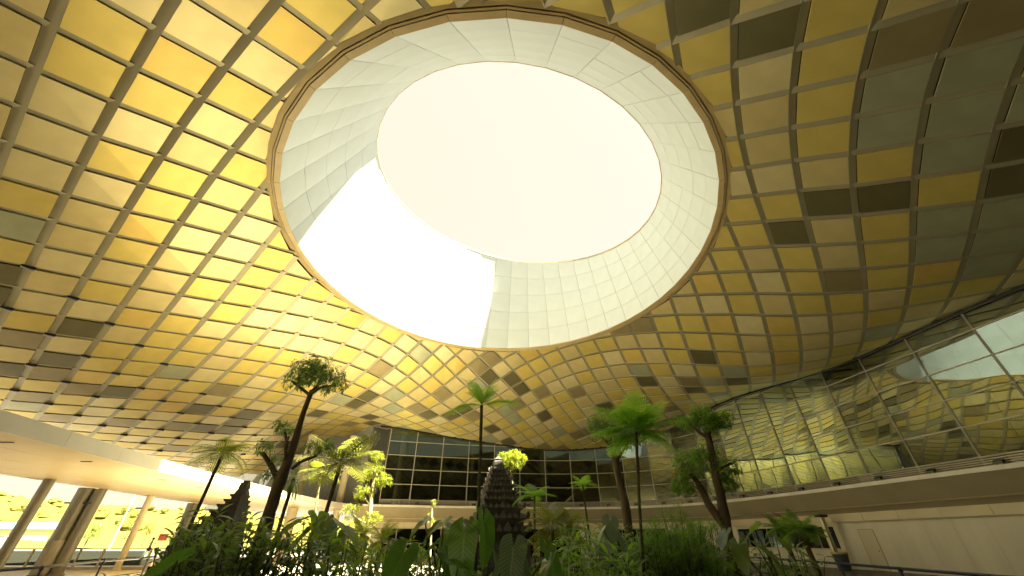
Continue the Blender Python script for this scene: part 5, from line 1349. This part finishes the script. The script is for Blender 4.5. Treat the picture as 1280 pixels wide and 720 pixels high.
# leaning fern before the walkway
top = at(279, 566, Y=14); b = at(233, 668, Y=14)
tree_fern('yellow lit tree fern with leaning trunk in front of the walkway edge', (b.x - .1, 14, .08), top, .065, .05, 'lime', 19, pitch=(-.55, .5), scale=1.0)  # lime fronds carry the yellow backlight from outside in their leaf colour
top = at(425, 582, Y=16); b = at(408, 645, Y=16)
tree_fern('broad olive tree fern between the big left tree and the far glass', (b.x - .2, 16, .08), top, .09, .07, 'olive', 16, pitch=(-.3, .75), scale=1.35)
top = at(402, 588, Y=18.5); b = at(401, 645, Y=18.5)
tree_fern('small lime tree fern on a pale stem beside the broad olive fern', (b.x, 18.5, .08), top, .055, .045, 'lime', 11, pitch=(-.45, .35), m_bark=M_BARKP, scale=.85)
top = at(668, 620, Y=18); b = at(667, 660, Y=18)
tree_fern('small flat topped tree fern right beside the stone tower', (b.x, 18, .08), top, .045, .04, 'mid', 12, pitch=(-.15, .5), scale=.95)
top = at(728, 606, Y=19); b = at(738, 660, Y=19)
tree_fern('slender small tree fern with a sparse crown before the far glass', (b.x, 19, .08), top, .05, .04, 'mid', 9, pitch=(-.25, .55), scale=.80)
for px, py, Y, sc, lab in ((690, 656, 15, .95, 'low feathery yellow green fern right of the tower base'), (712, 664, 17, .85, 'low feathery fern behind the ground cover right of the tower')):
    p = at(px, py, Y=Y)
    tree_fern(lab, (p.x, Y, .08), p, .06, .05, 'olive', 15, pitch=(-.6, .8), scale=sc)
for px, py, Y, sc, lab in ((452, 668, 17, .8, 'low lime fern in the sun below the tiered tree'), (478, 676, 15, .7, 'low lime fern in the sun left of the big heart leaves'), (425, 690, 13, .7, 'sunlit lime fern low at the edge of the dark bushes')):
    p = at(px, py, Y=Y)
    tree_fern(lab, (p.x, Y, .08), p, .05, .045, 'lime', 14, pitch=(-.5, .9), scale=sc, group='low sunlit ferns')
for px, py, Y, sc, lab in ((1001, 664, 12, .72, 'small palm with a dark trunk at right, nearer the column'), (977, 662, 13.5, .7, 'small palm with a slim trunk left of the other palm at right')):
    p = at(px, py, Y=Y)
    tree_fern(lab, (p.x + .12, Y, .08), p, .08, .07, 'palm', 16, pitch=(-.4, .9), scale=sc, group='small palms at right', cat='palm', name='small_palm', m_bark=M_BARK)

# big tree on the left
Y = 10
P = lambda px, py, Y=10, dy=0: at(px, py, Y=Y) + Vector((0, dy, 0))
tr = [Vector((P(322, 700).x - .05, 10, .08))] + [P(*q) for q in ((325, 680), (337, 641), (349, 604), (366, 560), (379, 517), (390, 488))]
broad_tree('umbrella_tree', 'tall dark tree with umbrella crown and small side crowns on the left', (tr[0].x, 10, .08), tr, [.18, .165, .14, .14, .09, .07, .058],
           [([P(349, 604), P(338, 584, dy=.1), P(328, 566)], .09, .05), ([P(366, 585), P(383, 578, dy=-.2), P(396, 570)], .05, .03), ([P(352, 590), P(354, 560, dy=.2), P(356, 540)], .05, .03),
            ([P(358, 582), P(362, 560, dy=-.2), P(361, 546)], .04, .025),
            ([P(388, 495), P(374, 484, dy=.2), P(364, 476)], .05, .03), ([P(388, 493), P(403, 486, dy=-.1), P(420, 482)], .05, .03), ([P(389, 490), P(396, 474, dy=.2), P(400, 462)], .045, .025)],
           [(P(397, 461), .50, 84), (P(371, 474, dy=.1), .42, 66), (P(419, 479, dy=-.1), .42, 66), (P(394, 472, dy=.4), .46, 50), (P(392, 471, dy=-.45), .46, 54), (P(382, 462), .4, 40), (P(410, 466), .4, 40),
            (P(331, 559), .24, 26), (P(356, 533), .26, 30), (P(397, 562, dy=-.1), .30, 32), (P(336, 594), .20, 18), (P(408, 556), .22, 16), (P(344, 575, dy=.2), .2, 14)], .125, M_LEAFD, per=8)
# second tree, dark crown behind the bright fern
Y = 15
P2 = lambda px, py: at(px, py, Y=15)
tr = [Vector((P2(788, 700).x, 15, .08)), P2(783, 640), P2(777, 612), P2(769, 578), P2(763, 552)]
broad_tree('shade_tree', 'dark leafy tree with curved trunk behind the bright fern', (tr[0].x, 15, .08), tr, [.16, .15, .13, .11, .08],
           [([P2(769, 578), P2(777, 566), P2(786, 552)], .07, .04), ([P2(765, 560), P2(754, 548), P2(748, 540)], .05, .03)],
           [(P2(762, 540), .75, 90), (P2(788, 545), .65, 70), (P2(748, 530), .5, 50), (P2(775, 528), .6, 60)], .19, M_LEAFD, per=8)
# right tree with two rounded crowns
P3 = lambda px, py, dy=0: at(px, py, Y=12) + Vector((0, dy, 0))
tr = [Vector((P3(911, 700).x, 12, .08)), P3(908, 660), P3(903, 630), P3(893, 585), P3(885, 545), P3(880, 535)]
broad_tree('round_crown_tree', 'twin trunk tree with rounded light green crown before the right glass', (tr[0].x, 12, .08), tr, [.15, .14, .13, .11, .09, .07],
           [([P3(904, 655), P3(890, 630, .2), P3(880, 606, .3), P3(868, 590, .3)], .12, .06), ([P3(885, 548), P3(868, 536), P3(860, 528)], .06, .03), ([P3(884, 545), P3(896, 532), P3(904, 527)], .06, .03), ([P3(895, 590), P3(908, 582), P3(918, 578)], .05, .03)],
           [(P3(880, 520), .46, 84), (P3(862, 526, .1), .36, 50), (P3(898, 526, -.1), .38, 56), (P3(882, 534, -.3), .36, 36), (P3(868, 578, .3), .58, 100), (P3(860, 602, .3), .42, 50), (P3(907, 584), .50, 64), (P3(885, 565, .2), .42, 44), (P3(915, 602, .2), .36, 34)], .15, M_LEAF, per=9)
# tiered lime tree in the sun
P4 = lambda px, py, dy=0: at(px, py, Y=20) + Vector((0, dy, 0))
tr = [Vector((P4(462, 700).x - .1, 20, .08)), P4(462, 650), P4(464, 625), P4(467, 600), P4(471, 572)]
broad_tree('tiered_tree', 'lime tiered tree with cloud shaped pads lit by the sun', (tr[0].x, 20, .08), tr, [.12, .11, .09, .06, .04],
           [([P4(463, 632), P4(457, 624), P4(454, 617)], .04, .03), ([P4(466, 612), P4(473, 605), P4(478, 601)], .04, .025), ([P4(462, 655), P4(450, 650), P4(440, 642)], .05, .03), ([P4(463, 662), P4(468, 656), P4(468, 650)], .04, .03)],
           [(P4(471, 571), .34, 30), (P4(462, 590), .42, 36), (P4(479, 600), .42, 38), (P4(455, 615), .44, 40), (P4(439, 639), .46, 36), (P4(466, 648), .44, 36), (P4(474, 583), .26, 16), (P4(452, 668), .6, 46)], .19, M_LIME, M_BARKP, per=8)
# lime ball tree beside the tower
P5 = lambda px, py, dy=0: at(px, py, Y=24.0) + Vector((0, dy, 0))
tr = [Vector((P5(640, 700).x, 24.0, .08)), P5(643, 650), P5(642, 620), P5(640, 598), P5(638, 588)]
broad_tree('ball_tree', 'small lime tree with one round crown beside the stone tower top', (tr[0].x, 24.0, .08), tr, [.05, .045, .04, .035, .03],
           [([P5(640, 598), P5(635, 592), P5(631, 585)], .025, .015), ([P5(640, 596), P5(645, 588), P5(648, 580)], .025, .015)],
           [(P5(640, 576), .70, 130), (P5(630, 572), .42, 44), (P5(650, 574), .45, 48), (P5(641, 568), .45, 44)], .19, M_LIME, M_BARKP, per=8)
# thin pole like young tree by the tower, yellow in the sun
P6 = lambda px, py, dy=0: at(px, py, Y=22) + Vector((0, dy, 0))
tr = [Vector((P6(539, 700).x, 22, .08)), P6(539, 660), P6(540, 640), P6(541, 625)]
broad_tree('young_tree', 'thin bare young tree with a few leaves before the far doors', (tr[0].x, 22, .08), tr, [.05, .05, .045, .035], [], [(P6(541, 628), .16, 5), (P6(537, 640), .12, 4), (P6(540, 650), .2, 8)], .16, M_LIME, M_BARKP)
# spiky drooping plant left of centre
def spiky(label, base, top, n, L, m, name='spiky_plant', group=None, bark=M_BARK, r=.06, w=.07, e0=-.6):
    base, top = Vector(base), Vector(top)
    t = thing(name, label, 'plant', base, group=group)
    if (top - base).length > .3: MB().tube([Vector(), (top - base) * .5 + Vector((.04, 0, 0)), top - base], [r, r * .85, r * .7], 7, wob=.1).build('trunk', bark, t, smooth=True)
    ms = [lance(L, w * L, d, .3, 5).mesh('leaf', m) for d in (.5, .8, 1.1)]
    for k in range(n):
        a = k * 2.399
        e = e0 + (1.35 - e0) * (k / n)
        M = Matrix.Translation(top - base + Vector((0, 0, -.12 + .22 * k / n))) @ Matrix.Rotation(a, 4, 'Z') @ Matrix.Rotation(e, 4, 'X') @ Matrix.Scale(random.uniform(.8, 1.1), 4)
        link('leaf', ms[k % 3], t, M=M)
    return t
p = at(367, 598, Y=12)
spiky('dark plant with drooping strap leaves on a thin stem beside the big left tree', (p.x - .1, 12, .08), p, 42, .62, M_LEAFD)

# big heart shaped leaves in the foreground
HE = {}
def heart_plant(label, base, leaves, m, key, group=None, name='elephant_ear', stem=M_STEM):
    """leaves: (px, py, Y, length, azimuth the tip points to, pitch down, roll)"""
    base = Vector(base)
    t = thing(name, label, 'plant', base, group=group)
    if key not in HE: HE[key] = [heart(1, .74, d, c, s).mesh('leaf', m, True) for s, (d, c) in enumerate(((.30, .20), (.18, .30), (.42, .12)))]
    for k, (px, py, Y, L, az, pit, rol) in enumerate(leaves):
        p = at(px, py, Y=Y)
        M3 = Matrix.Rotation(az, 4, 'Z') @ Matrix.Rotation(-pit, 4, 'X') @ Matrix.Rotation(rol, 4, 'Y')
        tipd = M3 @ Vector((0, 1, 0))
        att = p - tipd * L * .28
        M = Matrix.Translation(att - base) @ M3 @ Matrix.Scale(L, 4)
        link('leaf', HE[key][k % 3], t, M=M)
        a = att - base
        s0 = Vector((random.uniform(-.08, .08), random.uniform(-.08, .08), 0))
        pts = smooth_path([s0, s0.lerp(a, .5) + Vector((-.10 * a.x, -.1 * a.y, .12)), a - Vector((0, 0, .01))], 5)
        MB().tube(pts, lerp_list([.022, .014, .008], len(pts)), 6).build('leaf_stem', stem, t, smooth=True)
    return t
heart_plant('elephant ear plant with large dark heart leaves left of the central fern trunk', (-.75, 5.4, .08),
            [(545, 660, 5.2, .34, 1.2, .35, -.5), (570, 664, 5.4, .33, -.9, .25, .5), (525, 655, 5.3, .24, 1.9, .5, -.3), (497, 706, 4.7, .40, 2.7, .9, -.5), (535, 690, 5.2, .30, 2.2, .7, .3), (560, 700, 4.9, .26, -2.4, .8, .2), (585, 712, 4.3, .36, -1.2, .25, .2)],
            M_BIGLEAF, 'big')
heart_plant('elephant ear plant with tall upright leaves right beside the central fern trunk', (-.35, 4.9, .08),
            [(578, 688, 4.4, .46, 3.0, 1.25, .25), (606, 668, 4.8, .42, -2.7, 1.2, -.55), (618, 690, 4.9, .28, -2.0, .9, -.3), (690, 700, 4.4, .34, -2.6, .9, -.3), (683, 714, 4.2, .30, 2.4, .8, .4), (556, 672, 5.6, .30, 2.6, .9, .2)],
            M_BIGLEAF, 'big')
heart_plant('pale veined broad leaves low in front of the tower', (.0, 4.7, .08),
            [(640, 700, 4.3, .36, 2.9, 1.05, -.25), (626, 706, 4.5, .28, 2.2, .9, .3), (655, 712, 4.4, .27, -2.5, .9, -.2)], M_VEINLEAF, 'vein')
heart_plant('grey green broad leaf among the bushes at far left', (-4.5, 7.4, .08), [(216, 694, 6.6, .40, 2.6, 1.0, -.4), (252, 664, 8.2, .30, 2.2, .8, .5), (262, 672, 8.0, .30, -2.2, .9, -.4)], M_GREYLEAF, 'grey')
heart_plant('green broad leaf curling low at the left end of the bushes', (-3.9, 5.4, .08), [(205, 708, 5.2, .44, 2.0, .55, .3), (236, 668, 6.8, .34, 1.7, .3, .2), (262, 680, 6.4, .28, -1.8, .5, .2)], M_BIGLEAF, 'big')
heart_plant('grey green broad leaves behind the elephant ears', (-1.9, 7.6, .08), [(492, 690, 7.0, .34, 2.7, .6, -.5), (520, 694, 7.4, .30, -2.5, .5, .3), (538, 664, 7.8, .34, 1.9, .7, .5), (585, 665, 7.6, .38, -2.2, .8, .4)], M_GREYLEAF, 'grey')
heart_plant('dark glossy broad leaf plant between the left tree and the sunlit ferns', (-3.5, 8.0, .08),
            [(372, 652, 8, .50, 1.3, .25, -.2), (398, 650, 8.2, .52, .2, .35, .1), (425, 655, 8, .54, -1.3, .3, .2), (410, 668, 7.6, .46, -2.3, .8, .1), (378, 672, 7.7, .46, 2.3, .8, .0), (398, 664, 7.5, .48, 3.0, .9, .2), (440, 668, 8.4, .36, -1.7, .6, .2), (420, 682, 7.4, .40, -2.6, .9, .3), (350, 668, 8.2, .36, 1.9, .6, .1)], M_LEAFD, 'dark', name='broad_leaf_plant')
heart_plant('dark broad leaf plant under the right tree', (4.35, 7.6, .08),
            [(938, 664, 7.6, .42, 1.9, .3, .6), (955, 690, 7.2, .34, -1.6, .7, .2), (925, 690, 7.4, .40, 2.6, .9, .1), (968, 700, 7, .34, -2.6, .9, -.2), (905, 672, 7.8, .36, 2.2, .6, .2), (975, 674, 7.9, .34, -1.3, .4, .3)], M_LEAFD, 'dark', name='broad_leaf_plant')
heart_plant('pale broad leaf amid the right undergrowth', (2.4, 9.0, .08), [(763, 661, 9.0, .46, 2.8, 1.0, -.3), (752, 668, 8.8, .34, 2.0, .8, .3), (775, 672, 8.8, .34, -2.4, .9, -.1), (756, 690, 8.4, .34, 2.9, .9, .2)], M_GREYLEAF, 'grey')

# leafy bushes along the bottom: every leaf of its own
LB = {}
def bush(label, base, h, w, n, L, m, key, group, cat='shrub', name='leafy_shrub', lw=.22, top=None):
    base = Vector(base)
    t = thing(name, label, cat, base, group=group)
    if key not in LB: LB[key] = [lance(1, lw, d, f, 5).mesh('leaf', m, False) for d, f in ((.2, .45), (.4, .3), (.65, .35), (.3, .2))]
    ns = max(6, n // 11)
    sm = MB()
    for k in range(ns):
        a, r = k * 2.399, w * math.sqrt((k + .5) / ns)
        hh = h * random.uniform(.90, 1.10) * (1 - .12 * (r / w) ** 2)
        tip = Vector((r * math.cos(a), r * math.sin(a) * .8, hh))
        sm.tube([tip * .1 * Vector((1, 1, 0)).length * 0 + Vector((tip.x * .25, tip.y * .25, 0)), Vector((tip.x * .6, tip.y * .6, hh * .55)), tip], [.014, .011, .006], 5)
        for q in range(n // ns):
            f = .45 + .6 * (q + 1) / (n // ns) if n // ns > 1 else 1
            p = Vector((tip.x * min(1, f), tip.y * min(1, f), hh * min(1.02, .35 + f * .65)))
            az = q * 2.399 + k
            e = random.uniform(-.35, 1.0)
            d = Vector((math.cos(az) * math.cos(e), math.sin(az) * math.cos(e), math.sin(e)))
            link('leaf', random.choice(LB[key]), t, M=orient(p, d, random.uniform(-.5, .5), L * random.uniform(.75, 1.15)))
    sm.build('stem', M_STEM, t)
    return t
def top_h(px, py, Y): return at(px, py, Y=Y).z
G1 = 'dense dark leafy shrubs at lower left'
for px, py, Y, w, n, lab in ((246, 666, 6.6, .5, 190, 'dark glossy leafed shrub at the left end of the shrub row'), (272, 664, 6.2, .6, 200, 'dark leafed shrub in front of the stone half gate'), (312, 672, 6.0, .55, 190, 'dark leafed shrub at the foot of the big left tree'),
                             (352, 674, 6.2, .55, 190, 'dark leafed shrub right of the big left tree foot'), (392, 682, 6.6, .55, 150, 'dark leafed shrub under the glossy broad leaf plant')):
    p = at(px, py, Y=Y)
    bush(lab, (p.x, Y, .08), p.z, w, n, .24, M_LEAFD, 'dk', G1)
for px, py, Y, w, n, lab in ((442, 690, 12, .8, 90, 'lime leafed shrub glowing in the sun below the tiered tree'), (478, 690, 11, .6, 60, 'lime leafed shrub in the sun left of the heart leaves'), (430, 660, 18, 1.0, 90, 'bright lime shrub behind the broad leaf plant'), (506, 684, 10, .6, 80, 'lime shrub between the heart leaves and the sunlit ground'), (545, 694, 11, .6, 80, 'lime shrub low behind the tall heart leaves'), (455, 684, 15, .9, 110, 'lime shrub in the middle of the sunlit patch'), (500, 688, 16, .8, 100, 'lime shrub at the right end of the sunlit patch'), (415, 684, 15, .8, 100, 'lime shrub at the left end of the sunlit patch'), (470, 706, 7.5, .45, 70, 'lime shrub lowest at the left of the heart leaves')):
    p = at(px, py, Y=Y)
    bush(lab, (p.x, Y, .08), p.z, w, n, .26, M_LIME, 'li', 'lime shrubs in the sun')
for px, py, Y, w, n, lab in ((436, 690, 6.2, .42, 110, 'green shrub low between the dark shrubs and the heart leaves'), (474, 696, 5.8, .40, 100, 'green shrub close in front of the sunlit patch'), (512, 700, 6.4, .42, 100, 'green shrub at the foot of the heart leaves'), (552, 704, 6.6, .40, 90, 'green shrub low beneath the tallest heart leaves')):
    p = at(px, py, Y=Y)
    bush(lab, (p.x, Y, .08), p.z, w, n, .24, M_LEAF, 'gr', 'green shrubs along the front of the bed')
G2 = 'mid green shrubs right of the tower'
for px, py, Y, w, n, lab in ((712, 672, 12, .8, 100, 'mid green shrub low right of the tower base'), (742, 660, 13, .9, 110, 'mid green shrub under the slender small tree fern'), (776, 668, 10, .7, 110, 'mid green shrub left of the bright fern trunk'),
                             (816, 690, 8.5, .7, 100, 'mid green shrub right of the bright fern trunk'), (700, 694, 9, .6, 80, 'mid green shrub in front by the black garden lights'), (740, 692, 8.6, .6, 90, 'mid green shrub low between the garden lights'), (776, 700, 7.6, .5, 80, 'mid green shrub close to the bright fern trunk foot')):
    p = at(px, py, Y=Y)
    bush(lab, (p.x, Y, .08), p.z, w, n, .30, M_LEAF, 'gr', G2)
G3 = 'strap leaved plants at lower right'
for px, py, Y, w, n, lab in ((905, 690, 8, .6, 70, 'dark leafy shrub under the twin trunk tree'), (948, 695, 8.5, .6, 70, 'dark leafy shrub left of the small palms'), (992, 694, 10, .6, 60, 'leafy shrub at the foot of the nearer small palm'), (872, 680, 9, .6, 70, 'dark leafy shrub behind the papyrus clump')):
    p = at(px, py, Y=Y)
    bush(lab, (p.x, Y, .08), p.z, w, n, .27, M_LEAFD, 'dk', G3)

# papyrus clumps: thin stems, each with a mop of fine drooping blades
def papyrus(label, base, h, w, n, m):
    base = Vector(base)
    t = thing('papyrus_clump', label, 'plant', base, group='papyrus clumps at right')
    st, pl = MB(), MB()
    thin = lance(1, .045, .55, .2, 3)
    for k in range(n):
        a, r = k * 2.399, math.sqrt((k + .5) / n)
        hh = h * random.uniform(.62, 1.03) * (1 - .15 * r)
        tip = Vector((w * r * math.cos(a), w * r * math.sin(a), hh))
        f = Vector((tip.x * .35, tip.y * .35, 0))
        st.tube([f, f.lerp(tip, .55) + Vector((0, 0, .08)), tip], [.009, .008, .005], 4)
        for q in range(34):
            az, e = q * 2.399, random.uniform(-.3, 1.2)
            d = Vector((math.cos(az) * math.cos(e), math.sin(az) * math.cos(e), math.sin(e)))
            put(pl, thin, orient(tip, d, 0, random.uniform(.20, .34)))
    tag(st.build('stem', M_STEM, t), kind='stuff')
    tag(pl.build('mop', m, t), kind='stuff')
for px, py, Y, w, n, lab in ((838, 640, 8.6, .55, 46, 'tallest fine leaved papyrus clump right of the bright fern'), (870, 648, 9.2, .55, 40, 'papyrus clump at the foot of the twin trunk tree'), (815, 655, 8.0, .40, 30, 'papyrus clump touching the bright fern trunk'), (855, 672, 7.6, .5, 36, 'lowest papyrus clump at the front right')):
    p = at(px, py, Y=Y)
    papyrus(lab, (p.x, Y, .08), p.z, w, n, M_LEAF)

# low ground cover over the bed
gc = MB()
for k in range(1300):
    x, y = random.uniform(-12, 8.3), random.uniform(5, 23)
    if not in_poly((x, y), bedp): continue
    whorl(gc, Vector((x, y, .1 + random.random() * .65)), (random.uniform(-.3, .3), random.uniform(-.3, .3), 1), 6, random.uniform(.22, .4))
tag(gc.build('ground_cover', M_LEAF), 'low mixed leafy ground cover filling the garden bed', 'ground cover', kind='stuff')

# garden lights
for px, py, Y, lab in ((762, 711, 9.5, 'black garden light nearest the bright fern trunk'), (722, 712, 10.0, 'middle of the three black garden lights'), (691, 698, 12.5, 'black garden light nearest the stone tower')):
    p = at(px, py, Y=Y)
    t = thing('garden_light', lab, 'garden light', (p.x, Y, .08), group='black garden lights')
    MB().lathe([(.05, 0), (.05, p.z - .2)], 10).build('post', M_BLACK, t)
    MB().lathe([(.10, p.z - .2), (.10, p.z - .02), (.085, p.z)], 12).build('head', M_BLACK, t)

# a few street trees out on the slope
for k, (x, y, h) in enumerate(((-62, 66, 4.2), (-96, 118, 6), (-120, 140, 7), (-80, 150, 6.5), (-150, 170, 8), (-60, 130, 6))):
    z0 = hill_h(x, y) if y > 98 else 0
    broad_tree('street_tree', ['dark sapling seen just right of the first walkway column', 'round tree on the meadow nearest the left edge', 'tree high on the meadow slope at left', 'tree on the slope behind the twin columns', 'largest tree on the far slope', 'tree on the meadow seen near the thick grey column'][k],
               (x, y, z0), [(x, y, z0), (x + .1, y, z0 + h * .4), (x, y, z0 + h * .75)], [.13, .1, .05], [], [((x, y, z0 + h * .72), h * .26, 30), ((x + .3, y, z0 + h * .55), h * .24, 20)], .5, [M_LEAFD, M_OLIVE][k > 0], group='trees out on the slope', per=7)
